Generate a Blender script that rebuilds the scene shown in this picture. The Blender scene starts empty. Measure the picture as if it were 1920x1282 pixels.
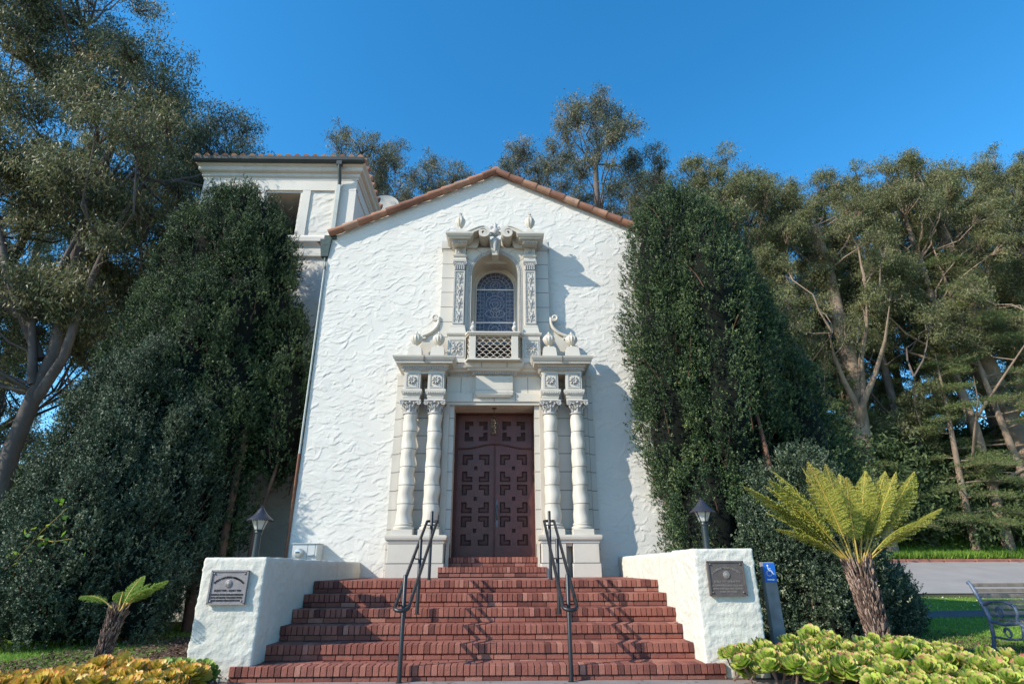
import bpy, math, random
import numpy as np
from mathutils import Vector, Matrix, noise

# ------------------------------------------------------------------ camera, sky, sun, exposure
scene = bpy.context.scene
COL = scene.collection
R3 = [[0.99980718, -0.0193201, -0.00351338],
      [0.00391569, 0.37147276, -0.92843559],
      [0.01924259, 0.92824281, 0.37147679]]          # rows: right, down, forward
cam_d = bpy.data.cameras.new('camera')
cam = bpy.data.objects.new('camera', cam_d)
COL.objects.link(cam)
r_, d_, f_ = [Vector(v) for v in R3]
M = Matrix((r_, -d_, -f_)).transposed().to_4x4()
M.translation = Vector((0, -12, 1.16))
cam.matrix_world = M
cam_d.sensor_width = 36.0
cam_d.lens = 1057.0 / 1920.0 * 36.0
cam_d.clip_start = 0.05
cam_d.clip_end = 2000
scene.camera = cam

SUN = Vector((-1.0, -0.53, 0.74)).normalized()      # direction towards the sun
sun_el = math.asin(SUN.z)
world = bpy.data.worlds.new("World")
scene.world = world
world.use_nodes = True
wn = world.node_tree.nodes
bg = wn.get('Background')
sky = wn.new('ShaderNodeTexSky')
sky.sky_type = 'NISHITA'
sky.sun_disc = False
sky.sun_elevation = sun_el
sky.sun_rotation = math.atan2(SUN.x, SUN.y)
sky.air_density = 1.0
sky.dust_density = 0.25
sky.ozone_density = 3.5
sky.altitude = 200
hs = wn.new('ShaderNodeHueSaturation')
hs.inputs['Saturation'].default_value = 1.30
hs.inputs['Hue'].default_value = 0.492
hs.inputs['Value'].default_value = 1.55
world.node_tree.links.new(sky.outputs[0], hs.inputs['Color'])
world.node_tree.links.new(hs.outputs[0], bg.inputs[0])
bg.inputs[1].default_value = 0.14
sl = bpy.data.lights.new('sun', 'SUN')
sl.energy = 4.8
sl.angle = math.radians(0.5)
sl.color = (1.0, 0.925, 0.80)
so = bpy.data.objects.new('sun', sl)
so.rotation_euler = SUN.to_track_quat('Z', 'Y').to_euler()
COL.objects.link(so)
scene.view_settings.view_transform = 'Standard'
scene.view_settings.look = 'None'
scene.view_settings.exposure = 0.45
scene.view_settings.gamma = 1.0

RNG = np.random.default_rng(7)
random.seed(11)
CX = -0.14                                          # centre line of the portal

# ------------------------------------------------------------------ materials
def mat(name, col, rough=0.8, metal=0.0, bump=0.0, bscale=20.0, var=0.0, vscale=3.0, attr=None, spec=0.3,
        transl=0.0, joints=None, stains=None, coords='Object'):
    """procedural material; attr: list of (pos, colour) ramp driven by the mesh attribute 'rnd'"""
    m = bpy.data.materials.new(name)
    m.use_nodes = True
    nt = m.node_tree; N = nt.nodes; L = nt.links
    b = N['Principled BSDF']
    b.inputs['Roughness'].default_value = rough
    b.inputs['Metallic'].default_value = metal
    b.inputs['Specular IOR Level'].default_value = spec
    tc = N.new('ShaderNodeTexCoord')
    if attr:
        a = N.new('ShaderNodeAttribute'); a.attribute_name = 'rnd'
        ramp = N.new('ShaderNodeValToRGB')
        el = ramp.color_ramp.elements
        while len(el) < len(attr): el.new(0.5)
        for e, (p, c) in zip(el, attr):
            e.position = p; e.color = (*c, 1)
        L.new(a.outputs['Fac'], ramp.inputs[0])
        cur = ramp.outputs[0]
    else:
        rgb = N.new('ShaderNodeRGB'); rgb.outputs[0].default_value = (*col, 1)
        cur = rgb.outputs[0]
    if var:
        n = N.new('ShaderNodeTexNoise'); n.inputs['Scale'].default_value = vscale
        n.inputs['Detail'].default_value = 6
        L.new(tc.outputs[coords], n.inputs['Vector'])
        mr = N.new('ShaderNodeMapRange')
        mr.inputs['From Min'].default_value = 0.3; mr.inputs['From Max'].default_value = 0.7
        mr.inputs['To Min'].default_value = 1 - var; mr.inputs['To Max'].default_value = 1 + var * 0.6
        L.new(n.outputs['Fac'], mr.inputs['Value'])
        mx = N.new('ShaderNodeVectorMath'); mx.operation = 'SCALE'
        L.new(cur, mx.inputs[0]); L.new(mr.outputs[0], mx.inputs['Scale'])
        cur = mx.outputs[0]
    if stains:                                       # (colour, scale, threshold, strength): dirt with a shape of its own
        sc, ssc, th, st = stains
        mp = N.new('ShaderNodeMapping'); mp.inputs['Scale'].default_value = (ssc, ssc, ssc * 0.3)
        L.new(tc.outputs[coords], mp.inputs['Vector'])
        n = N.new('ShaderNodeTexNoise'); n.inputs['Scale'].default_value = 1.0; n.inputs['Detail'].default_value = 8
        n.inputs['Roughness'].default_value = 0.65
        L.new(mp.outputs[0], n.inputs['Vector'])
        mr = N.new('ShaderNodeMapRange'); mr.inputs['From Min'].default_value = th; mr.inputs['From Max'].default_value = th + 0.18
        mr.inputs['To Max'].default_value = st
        L.new(n.outputs['Fac'], mr.inputs['Value'])
        mx = N.new('ShaderNodeMix'); mx.data_type = 'RGBA'
        L.new(mr.outputs[0], mx.inputs[0]); L.new(cur, mx.inputs[6]); mx.inputs[7].default_value = (*sc, 1)
        cur = mx.outputs[2]
    if joints:                                       # (height, width, thickness, colour): grouted block joints in x/z
        bh, bw, th, jc = joints
        sp = N.new('ShaderNodeSeparateXYZ'); L.new(tc.outputs[coords], sp.inputs[0])
        cb = N.new('ShaderNodeCombineXYZ'); L.new(sp.outputs[0], cb.inputs[0]); L.new(sp.outputs[2], cb.inputs[1])
        br = N.new('ShaderNodeTexBrick')
        br.inputs['Scale'].default_value = 1.0
        br.inputs['Brick Width'].default_value = bw; br.inputs['Row Height'].default_value = bh
        br.inputs['Mortar Size'].default_value = th; br.inputs['Mortar Smooth'].default_value = 0.1
        L.new(cb.outputs[0], br.inputs['Vector'])
        mx = N.new('ShaderNodeMix'); mx.data_type = 'RGBA'
        L.new(br.outputs['Fac'], mx.inputs[0]); L.new(cur, mx.inputs[6]); mx.inputs[7].default_value = (*jc, 1)
        cur = mx.outputs[2]
    L.new(cur, b.inputs['Base Color'])
    if bump:
        n = N.new('ShaderNodeTexNoise'); n.inputs['Scale'].default_value = bscale
        n.inputs['Detail'].default_value = 8
        L.new(tc.outputs[coords], n.inputs['Vector'])
        bp = N.new('ShaderNodeBump'); bp.inputs['Strength'].default_value = bump; bp.inputs['Distance'].default_value = 0.02
        L.new(n.outputs['Fac'], bp.inputs['Height']); L.new(bp.outputs[0], b.inputs['Normal'])
    if transl:
        t = N.new('ShaderNodeBsdfTranslucent'); L.new(cur, t.inputs['Color'])
        ms = N.new('ShaderNodeMixShader'); ms.inputs[0].default_value = transl
        out = N['Material Output']
        L.new(b.outputs[0], ms.inputs[1]); L.new(t.outputs[0], ms.inputs[2]); L.new(ms.outputs[0], out.inputs['Surface'])
    return m

MT = {}
MT['stucco'] = mat('stucco_white', (0.63, 0.605, 0.55), 0.9, bump=0.25, bscale=45, var=0.05, vscale=1.2,
                   stains=((0.43, 0.40, 0.34), 1.6, 0.60, 0.35))
MT['stucco_t'] = mat('stucco_tower', (0.60, 0.57, 0.51), 0.9, bump=0.3, bscale=22, var=0.06, vscale=1.0,
                     stains=((0.55, 0.48, 0.40), 1.1, 0.6, 0.4))
MT['stucco_p'] = mat('stucco_pillar', (0.57, 0.545, 0.47), 0.9, bump=0.45, bscale=30, var=0.07, vscale=3,
                     stains=((0.38, 0.38, 0.31), 3.2, 0.58, 0.65))
MT['terra'] = mat('glazed_terracotta_white', (0.53, 0.485, 0.41), 0.5, bump=0.08, bscale=35, var=0.06, vscale=2.2, spec=0.4,
                  stains=((0.33, 0.29, 0.23), 2.4, 0.56, 0.5))
MT['terra_j'] = mat('terracotta_blocks', (0.51, 0.475, 0.415), 0.5, bump=0.08, bscale=35, var=0.06, vscale=2.0, spec=0.4,
                    joints=(0.375, 9.0, 0.009, (0.16, 0.135, 0.11)), stains=((0.33, 0.29, 0.23), 2.4, 0.56, 0.45))
MT['terra_w'] = mat('warm_terracotta', (0.50, 0.44, 0.36), 0.5, bump=0.1, bscale=30, var=0.08, vscale=3, spec=0.4)
MT['terra_o'] = mat('ornament_terracotta', (0.42, 0.405, 0.38), 0.6, bump=0.25, bscale=60, var=0.1, vscale=9,
                    stains=((0.33, 0.30, 0.26), 9, 0.55, 0.6))
MT['groove'] = mat('dirty_joint', (0.13, 0.11, 0.09), 0.9)
MT['rooftile'] = mat('clay_roof_tile', (0.42, 0.17, 0.10), 0.85, bump=0.3, bscale=40, var=0.25, vscale=4,
                     attr=[(0, (0.20, 0.095, 0.065)), (0.5, (0.34, 0.16, 0.10)), (1, (0.42, 0.26, 0.18))],
                     stains=((0.16, 0.13, 0.11), 6, 0.6, 0.6))
MT['gutter'] = mat('painted_gutter', (0.045, 0.055, 0.055), 0.5, var=0.2, spec=0.4)
MT['copper'] = mat('brown_pipe', (0.20, 0.085, 0.05), 0.6, var=0.2)
MT['greenpipe'] = mat('weathered_pipe', (0.42, 0.45, 0.42), 0.6, var=0.15, vscale=5)
MT['verdigris'] = mat('dark_verdigris', (0.055, 0.085, 0.08), 0.6, var=0.4, vscale=20)
MT['dark'] = mat('dark_interior_and_shade', (0.03, 0.018, 0.015), 0.9)  # belfry inside, and the panel that stands in for shade behind the grille
MT['door'] = mat('door_wood', (0.092, 0.024, 0.021), 0.42, bump=0.15, bscale=18, var=0.25, vscale=5, spec=0.45)
MT['doorp'] = mat('door_panel_wood', (0.070, 0.020, 0.017), 0.5, bump=0.15, bscale=18, var=0.3, vscale=6)
MT['doorin'] = mat('door_recess_shade', (0.048, 0.016, 0.014), 0.6)  # same wood as the door, darkened to paint in the shade of the recesses
MT['iron'] = mat('old_iron', (0.10, 0.10, 0.11), 0.4, metal=0.7, bump=0.2, bscale=60)
MT['bronze_l'] = mat('bronze_lantern', (0.10, 0.075, 0.05), 0.45, metal=0.7)
MT['rail'] = mat('black_rail_paint', (0.012, 0.0125, 0.015), 0.42, spec=0.5, bump=0.06, bscale=80)
MT['brick'] = mat('red_brick', (0.3, 0.1, 0.07), 0.85, bump=0.35, bscale=70, var=0.15, vscale=14,
                  attr=[(0, (0.12, 0.042, 0.034)), (0.25, (0.21, 0.072, 0.052)), (0.7, (0.285, 0.105, 0.074)), (1, (0.37, 0.165, 0.12))],
                  stains=((0.12, 0.065, 0.055), 2.2, 0.60, 0.45))
MT['mortar'] = mat('dark_mortar', (0.045, 0.03, 0.025), 0.95, bump=0.3, bscale=90)
MT['plaque'] = mat('bronze_plaque', (0.13, 0.105, 0.095), 0.5, metal=0.35, bump=0.2, bscale=90, var=0.15, vscale=12)
MT['plaque2'] = mat('pale_bronze_plaque', (0.25, 0.225, 0.22), 0.5, metal=0.3, bump=0.2, bscale=90, var=0.15, vscale=12)
MT['ink'] = mat('dark_letter_bronze', (0.03, 0.026, 0.026), 0.5, metal=0.2)
MT['raised'] = mat('raised_letter_bronze', (0.30, 0.26, 0.23), 0.4, metal=0.4)
MT['lampb'] = mat('dark_lamp_paint', (0.013, 0.020, 0.021), 0.4, spec=0.5, bump=0.1, bscale=60)
MT['lampr'] = mat('black_lamp_roof', (0.028, 0.028, 0.036), 0.35, spec=0.5, bump=0.4, bscale=50)
MT['lampg'] = mat('frosted_lamp_glass', (0.62, 0.62, 0.56), 0.35, transl=0.4)
MT['blue'] = mat('sign_blue', (0.01, 0.13, 0.50), 0.45)
MT['white'] = mat('sign_white', (0.8, 0.8, 0.8), 0.5)
MT['post'] = mat('grey_wood_post', (0.23, 0.22, 0.22), 0.8, bump=0.3, bscale=25, var=0.25, vscale=8)
MT['metalbox'] = mat('grey_box_paint', (0.50, 0.52, 0.51), 0.5, var=0.08)
MT['leadm'] = mat('lead_came', (0.34, 0.34, 0.38), 0.6)
MT['chrome'] = mat('meter_metal', (0.6, 0.6, 0.58), 0.3, metal=0.6)
MT['glassd'] = mat('meter_glass', (0.08, 0.08, 0.08), 0.1)
MT['benchm'] = mat('blue_grey_cast_iron', (0.10, 0.125, 0.175), 0.45, spec=0.5, bump=0.1, bscale=60)
MT['benchw'] = mat('weathered_slat_wood', (0.20, 0.165, 0.135), 0.85, bump=0.4, bscale=18, var=0.3, vscale=9, attr=None)
MT['concrete'] = mat('walk_concrete', (0.24, 0.205, 0.19), 0.9, bump=0.3, bscale=60, var=0.2, vscale=3)
MT['asphalt'] = mat('road_asphalt', (0.29, 0.275, 0.265), 0.9, bump=0.3, bscale=40, var=0.12, vscale=0.8)
MT['path'] = mat('side_path', (0.115, 0.11, 0.115), 0.9, bump=0.3, bscale=40, var=0.15, vscale=1.5)
MT['mulch'] = mat('mulch', (0.085, 0.05, 0.034), 1.0, bump=0.8, bscale=30, var=0.4, vscale=12)
MT['chips'] = mat('mulch_chips', (0, 0, 0), 1.0, attr=[(0, (0.05, 0.028, 0.02)), (0.6, (0.12, 0.07, 0.045)), (1, (0.26, 0.19, 0.13))])
MT['lawn'] = mat('lawn_ground', (0.13, 0.22, 0.035), 0.95, bump=0.5, bscale=40, var=0.35, vscale=5)
MT['hill'] = mat('hill_ground', (0.055, 0.065, 0.025), 1.0, bump=0.6, bscale=6, var=0.4, vscale=0.5,
                 stains=((0.11, 0.075, 0.045), 0.5, 0.52, 0.8))
MT['blade'] = mat('grass_blades', (0, 0, 0), 0.7, transl=0.35,
                  attr=[(0, (0.09, 0.19, 0.025)), (0.6, (0.20, 0.34, 0.045)), (1, (0.33, 0.44, 0.08))])
MT['daisy'] = mat('daisy_white', (0.75, 0.75, 0.7), 0.7)
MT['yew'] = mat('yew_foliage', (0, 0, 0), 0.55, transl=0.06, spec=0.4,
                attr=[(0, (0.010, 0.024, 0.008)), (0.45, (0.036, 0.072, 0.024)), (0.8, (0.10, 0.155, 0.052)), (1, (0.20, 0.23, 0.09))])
MT['yewb'] = mat('bluish_yew_foliage', (0, 0, 0), 0.55, transl=0.06, spec=0.4,
                 attr=[(0, (0.012, 0.026, 0.012)), (0.45, (0.046, 0.078, 0.040)), (0.8, (0.13, 0.17, 0.095)), (1, (0.25, 0.27, 0.17))])
MT['yewcore'] = mat('yew_inner_shade', (0.004, 0.006, 0.003), 1.0, bump=0.8, bscale=12, var=0.4, vscale=6)  # near-black colour stands in for shade deep in the yews
MT['yewbark'] = mat('yew_bark', (0.14, 0.075, 0.05), 0.9, bump=0.8, bscale=12, var=0.35, vscale=5)
MT['euc'] = mat('eucalyptus_leaves', (0, 0, 0), 0.5, transl=0.34, spec=0.35,
                attr=[(0, (0.050, 0.062, 0.032)), (0.45, (0.135, 0.150, 0.070)), (0.8, (0.27, 0.27, 0.125)), (1, (0.36, 0.27, 0.16))])
MT['euc2'] = mat('olive_eucalyptus_leaves', (0, 0, 0), 0.5, transl=0.42, spec=0.35,
                 attr=[(0, (0.075, 0.088, 0.042)), (0.45, (0.18, 0.195, 0.085)), (0.8, (0.29, 0.30, 0.13)), (1, (0.38, 0.31, 0.19))])
MT['euc3'] = mat('grey_green_eucalyptus_leaves', (0, 0, 0), 0.5, transl=0.38, spec=0.35,
                 attr=[(0, (0.06, 0.07, 0.045)), (0.45, (0.14, 0.155, 0.095)), (0.8, (0.25, 0.25, 0.15)), (1, (0.34, 0.26, 0.19))])
MT['eucbark'] = mat('eucalyptus_bark', (0.105, 0.085, 0.076), 0.85, bump=0.6, bscale=5, var=0.35, vscale=1.2,
                    stains=((0.24, 0.205, 0.185), 1.2, 0.54, 0.7))
MT['palebark'] = mat('pale_trunk_bark', (0.25, 0.185, 0.135), 0.85, bump=0.6, bscale=6, var=0.3, vscale=1.5,
                     stains=((0.16, 0.11, 0.08), 1.5, 0.55, 0.7))
MT['pine'] = mat('pine_needles', (0, 0, 0), 0.6, transl=0.25,
                 attr=[(0, (0.06, 0.09, 0.032)), (0.5, (0.13, 0.17, 0.058)), (1, (0.22, 0.24, 0.09))])
MT['under'] = mat('understory_leaves', (0, 0, 0), 0.6, transl=0.25,
                  attr=[(0, (0.04, 0.065, 0.024)), (0.5, (0.08, 0.12, 0.045)), (1, (0.16, 0.20, 0.08))])
MT['fern'] = mat('golden_fern', (0, 0, 0), 0.6, transl=0.35,
                 attr=[(0, (0.17, 0.20, 0.03)), (0.5, (0.36, 0.36, 0.06)), (0.78, (0.46, 0.40, 0.09)), (1, (0.24, 0.12, 0.07))])
MT['ferng'] = mat('green_fern', (0, 0, 0), 0.6, transl=0.4,
                  attr=[(0, (0.12, 0.22, 0.03)), (0.5, (0.24, 0.34, 0.06)), (1, (0.40, 0.46, 0.14))])
MT['rachis'] = mat('fern_stalk', (0.38, 0.27, 0.06), 0.6)
MT['ferntrunk'] = mat('fern_trunk', (0, 0, 0), 0.95, bump=0.5, bscale=30,
                      attr=[(0, (0.03, 0.019, 0.015)), (0.45, (0.13, 0.08, 0.06)), (1, (0.38, 0.27, 0.21))])
MT['succ'] = mat('yellow_green_succulent', (0, 0, 0), 0.42, transl=0.22, spec=0.4,
                 attr=[(0, (0.10, 0.22, 0.03)), (0.35, (0.25, 0.38, 0.045)), (0.68, (0.43, 0.50, 0.085)), (0.86, (0.56, 0.34, 0.17)), (1, (0.46, 0.15, 0.11))])
MT['succo'] = mat('orange_succulent', (0, 0, 0), 0.42, transl=0.22, spec=0.4,
                  attr=[(0, (0.24, 0.30, 0.04)), (0.4, (0.50, 0.45, 0.06)), (0.75, (0.62, 0.38, 0.08)), (1, (0.60, 0.16, 0.06))])
MT['succg'] = mat('green_succulent', (0, 0, 0), 0.42, transl=0.22, spec=0.4,
                  attr=[(0, (0.09, 0.18, 0.04)), (0.5, (0.24, 0.34, 0.07)), (1, (0.50, 0.50, 0.12))])
MT['vine'] = mat('vine_leaves', (0, 0, 0), 0.5, transl=0.4, attr=[(0, (0.10, 0.26, 0.03)), (1, (0.35, 0.42, 0.04))])
MT['kerb'] = mat('red_kerb_paint', (0.28, 0.12, 0.09), 0.85, bump=0.3, bscale=30, var=0.25, vscale=4)

def glass_mat():
    m = bpy.data.materials.new('stained_glass'); m.use_nodes = True
    N = m.node_tree.nodes; L = m.node_tree.links; b = N['Principled BSDF']
    b.inputs['Roughness'].default_value = 0.3
    tc = N.new('ShaderNodeTexCoord')
    v = N.new('ShaderNodeTexVoronoi'); v.feature = 'DISTANCE_TO_EDGE'; v.inputs['Scale'].default_value = 17
    v2 = N.new('ShaderNodeTexVoronoi'); v2.inputs['Scale'].default_value = 17
    L.new(tc.outputs['Object'], v.inputs['Vector']); L.new(tc.outputs['Object'], v2.inputs['Vector'])
    r = N.new('ShaderNodeValToRGB')
    cs = [(0, (0.006, 0.010, 0.025)), (0.3, (0.020, 0.030, 0.06)), (0.6, (0.04, 0.05, 0.08)), (0.85, (0.012, 0.022, 0.06)), (1, (0.09, 0.06, 0.07))]
    while len(r.color_ramp.elements) < 5: r.color_ramp.elements.new(0.5)
    for e, (p, c) in zip(r.color_ramp.elements, cs): e.position = p; e.color = (*c, 1)
    sp = N.new('ShaderNodeSeparateColor'); L.new(v2.outputs['Color'], sp.inputs[0]); L.new(sp.outputs[0], r.inputs[0])
    mr = N.new('ShaderNodeMapRange'); mr.inputs['From Min'].default_value = 0.03; mr.inputs['From Max'].default_value = 0.08
    L.new(v.outputs['Distance'], mr.inputs['Value'])
    mx = N.new('ShaderNodeMix'); mx.data_type = 'RGBA'; mx.inputs[6].default_value = (0.16, 0.165, 0.20, 1)
    L.new(mr.outputs[0], mx.inputs[0]); L.new(r.outputs[0], mx.inputs[7]); L.new(mx.outputs[2], b.inputs['Base Color'])
    return m
MT['glass'] = glass_mat()

# ------------------------------------------------------------------ object helpers
def tag(o, label, cat=None, group=None, kind=None):
    if label: o['label'] = label
    if cat: o['category'] = cat
    if group: o['group'] = group
    if kind: o['kind'] = kind
    return o

def empty(name, loc, label, cat, group=None, rz=0.0):
    o = bpy.data.objects.new(name, None); COL.objects.link(o)
    o.location = loc; o.rotation_euler = (0, 0, rz); o.empty_display_size = 0.2
    return tag(o, label, cat, group)

def link(name, me, parent=None, world=True):
    o = bpy.data.objects.new(name, me); COL.objects.link(o)
    if parent is not None:
        o.parent = parent
        if world:                                     # geometry was written in world coordinates
            o.location = -absloc(parent)
    return o

def absloc(o):
    v = Vector((0, 0, 0))
    while o is not None:
        v += o.location; o = o.parent
    return v

def copy_tree(o, parent=None):
    c = o.copy(); COL.objects.link(c); c.parent = parent
    for ch in [k for k in ALLCH(o)]: copy_tree(ch, c)
    return c
def ALLCH(o): return [k for k in COL.objects if k.parent is o]

class MB:
    def __init__(s): s.v = []; s.f = []; s.r = []
    def add(s, vs, fs, r=0.5):
        n = len(s.v); s.v += [tuple(p) for p in vs]
        for q in fs: s.f.append(tuple(i + n for i in q)); s.r.append(r)
    def box(s, x0, x1, y0, y1, z0, z1, r=0.5):
        s.add([(x0, y0, z0), (x1, y0, z0), (x1, y1, z0), (x0, y1, z0), (x0, y0, z1), (x1, y0, z1), (x1, y1, z1), (x0, y1, z1)],
              [(0, 3, 2, 1), (4, 5, 6, 7), (0, 1, 5, 4), (1, 2, 6, 5), (2, 3, 7, 6), (3, 0, 4, 7)], r)
    def bbox(s, x0, x1, y0, y1, z0, z1, b=0.006, r=0.5):
        """box with chamfered vertical+horizontal front edges"""
        ring = lambda z, i: [(x0 + i + b, y0 + i, z), (x1 - i - b, y0 + i, z), (x1 - i, y0 + i + b, z), (x1 - i, y1 - i, z), (x0 + i, y1 - i, z), (x0 + i, y0 + i + b, z)]
        R = [ring(z0, b), ring(z0 + b, 0), ring(z1 - b, 0), ring(z1, b)]
        vs = [p for q in R for p in q]; fs = []
        for k in range(3):
            for i in range(6):
                j = (i + 1) % 6; fs.append((k * 6 + i, k * 6 + j, k * 6 + 6 + j, k * 6 + 6 + i))
        fs.append(tuple(range(5, -1, -1))); fs.append(tuple(range(18, 24)))
        s.add(vs, fs, r)
    def frustum(s, x0, x1, y0, y1, z0, z1, t, r=0.5):
        """box whose top is inset by t"""
        s.add([(x0, y0, z0), (x1, y0, z0), (x1, y1, z0), (x0, y1, z0), (x0 + t, y0 + t, z1), (x1 - t, y0 + t, z1), (x1 - t, y1 - t, z1), (x0 + t, y1 - t, z1)],
              [(0, 3, 2, 1), (4, 5, 6, 7), (0, 1, 5, 4), (1, 2, 6, 5), (2, 3, 7, 6), (3, 0, 4, 7)], r)
    def tube(s, pts, rad, n=8, cap=True, r=0.5, closed=False):
        pts = [Vector(p) for p in pts]
        if not hasattr(rad, '__len__'): rad = [rad] * len(pts)
        up = None; base = len(s.v); m = len(pts)
        for i, p in enumerate(pts):
            if closed: t = pts[(i + 1) % m] - pts[i - 1]
            else: t = pts[min(i + 1, m - 1)] - pts[max(i - 1, 0)]
            if t.length < 1e-9: t = Vector((0, 0, 1))
            t.normalize()
            if up is None: up = t.orthogonal().normalized()
            up = (up - up.dot(t) * t)
            if up.length < 1e-6: up = t.orthogonal()
            up.normalize(); sd = t.cross(up)
            for k in range(n):
                a = 2 * math.pi * k / n
                s.v.append(tuple(p + (up * math.cos(a) + sd * math.sin(a)) * rad[i]))
        for i in range(m if closed else m - 1):
            j = (i + 1) % m
            for k in range(n):
                l = (k + 1) % n
                s.f.append((base + i * n + k, base + i * n + l, base + j * n + l, base + j * n + k)); s.r.append(r)
        if cap and not closed:
            s.f.append(tuple(base + k for k in range(n - 1, -1, -1))); s.r.append(r)
            s.f.append(tuple(base + (m - 1) * n + k for k in range(n))); s.r.append(r)
    def lathe(s, prof, c, n=24, r=0.5, flute=0.0, nf=8, off=None, a0=0.0):
        base = len(s.v)
        for i, (rr, z) in enumerate(prof):
            ox, oy = off(z) if off else (0, 0)
            for k in range(n):
                a = 2 * math.pi * k / n + a0
                q = rr * (1 - flute * (0.5 - 0.5 * math.cos(nf * a)) * (1 if 0 < i < len(prof) - 1 else 0)) if flute else rr
                s.v.append((c[0] + ox + q * math.cos(a), c[1] + oy + q * math.sin(a), c[2] + z))
        for i in range(len(prof) - 1):
            for k in range(n):
                l = (k + 1) % n
                s.f.append((base + i * n + k, base + i * n + l, base + (i + 1) * n + l, base + (i + 1) * n + k)); s.r.append(r)
        s.f.append(tuple(base + k for k in range(n - 1, -1, -1))); s.r.append(r)
        s.f.append(tuple(base + (len(prof) - 1) * n + k for k in range(n))); s.r.append(r)
    def prism(s, poly, y0, y1, r=0.5):
        """polygon in x/z (counter-clockwise seen from -y) extruded from y0 (front) to y1 (back)"""
        n = len(poly); vs = [(x, y0, z) for x, z in poly] + [(x, y1, z) for x, z in poly]
        fs = [tuple(range(n)), tuple(range(2 * n - 1, n - 1, -1))]
        for i in range(n):
            j = (i + 1) % n; fs.append((i, i + n, j + n, j))
        s.add(vs, fs, r)
    def molding(s, x0, x1, yw, yf, prof, r=0.5):
        """profile [(projection, z)...] bottom to top run round left return, front, right return"""
        base = len(s.v); n = 4
        for p, z in prof:
            s.v += [(x0 - p, yw, z), (x0 - p, yf - p, z), (x1 + p, yf - p, z), (x1 + p, yw, z)]
        for i in range(len(prof) - 1):
            for k in range(3):
                a = base + i * 4 + k; s.f.append((a, a + 1, a + 5, a + 4)); s.r.append(r)
        s.f.append((base + 3, base + 2, base + 1, base)); s.r.append(r)
        e = base + (len(prof) - 1) * 4
        s.f.append((e, e + 1, e + 2, e + 3)); s.r.append(r)
    def mesh(s, name, material, smooth=None):
        me = bpy.data.meshes.new(name)
        me.from_pydata(s.v, [], s.f)
        me.materials.append(MT[material])
        a = me.attributes.new('rnd', 'FLOAT', 'FACE'); a.data.foreach_set('value', s.r)
        if smooth is not None:
            me.shade_smooth(); me.set_sharp_from_angle(angle=math.radians(smooth))
        me.update()
        return me
    def build(s, name, material, parent=None, smooth=None, world=True):
        return link(name, s.mesh(name, material, smooth), parent, world)

def npmesh(name, V, F, rnd, material, smooth=False):
    """V (n,3), F (m,k) arrays"""
    V = np.asarray(V, dtype=np.float32); F = np.asarray(F, dtype=np.int32)
    me = bpy.data.meshes.new(name); m, k = F.shape
    me.vertices.add(len(V)); me.vertices.foreach_set('co', V.ravel())
    me.loops.add(m * k); me.loops.foreach_set('vertex_index', F.ravel())
    me.polygons.add(m); me.polygons.foreach_set('loop_start', np.arange(0, m * k, k, dtype=np.int32))
    me.polygons.foreach_set('loop_total', np.full(m, k, dtype=np.int32))
    me.update(calc_edges=True)
    a = me.attributes.new('rnd', 'FLOAT', 'FACE'); a.data.foreach_set('value', np.asarray(rnd, dtype=np.float32))
    me.materials.append(MT[material])
    if smooth: me.shade_smooth()
    return me

def norm(a): return a / np.maximum(np.linalg.norm(a, axis=1, keepdims=True), 1e-9)

def leaf_arrays(P, D, S, L, W, mid=0.45):
    """rhombic leaves: base P, direction D, side S (unit), length L, width W (arrays)"""
    L = L[:, None]; W = W[:, None]
    V = np.stack([P, P + D * L * mid + S * W * 0.5, P + D * L, P + D * L * mid - S * W * 0.5], 1).reshape(-1, 3)
    F = np.arange(len(P) * 4).reshape(-1, 4)
    return V, F

def rand_side(D, rng):
    r = rng.normal(size=D.shape); return norm(np.cross(D, r))

# ------------------------------------------------------------------ stucco relief (trowel dabs, real relief)
def trowel(x0, x1, z0, z1, res, dens, amp, rng, L=(0.10, 0.26), W=(0.045, 0.12)):
    nx = int((x1 - x0) / res) + 1; nz = int((z1 - z0) / res) + 1
    H = np.zeros((nz, nx)); n = int(dens * (x1 - x0) * (z1 - z0))
    for _ in range(n):
        cx = rng.uniform(x0, x1); cz = rng.uniform(z0, z1)
        pz = noise.noise(Vector((cx * .7, cz * .9, 4.2)))
        if pz < -.05 and rng.random() < .55: continue
        k_ = 1.0 + (.7 if rng.random() < .12 else 0) + .35 * pz
        l = rng.uniform(*L) * k_; w = rng.uniform(*W) * k_
        a = rng.normal(0.12, 0.42); curv = rng.normal(0, 0.5); h = rng.uniform(0.25, 1.0) * amp
        m = l + w
        i0 = max(int((cx - m - x0) / res), 0); i1 = min(int((cx + m - x0) / res) + 2, nx)
        j0 = max(int((cz - m - z0) / res), 0); j1 = min(int((cz + m - z0) / res) + 2, nz)
        if i1 <= i0 or j1 <= j0: continue
        X = x0 + np.arange(i0, i1) * res - cx; Z = (z0 + np.arange(j0, j1) * res - cz)[:, None]
        u = X * math.cos(a) + Z * math.sin(a); v = -X * math.sin(a) + Z * math.cos(a)
        v = v - curv * u * u / l
        q = 1 - (u / l) ** 2 - (v / w) ** 2
        mask = np.clip(q * 4.5, 0, 1); mask = mask * mask * (3 - 2 * mask)
        t = 0.5 + 0.5 * np.clip(v / w, -1, 1)              # thin at the top edge, thick at the bottom edge
        val = h * (1.0 - 0.85 * t)
        H[j0:j1, i0:i1] = H[j0:j1, i0:i1] * (1 - mask) + (H[j0:j1, i0:i1] * 0.35 + val) * mask
    return H

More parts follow.
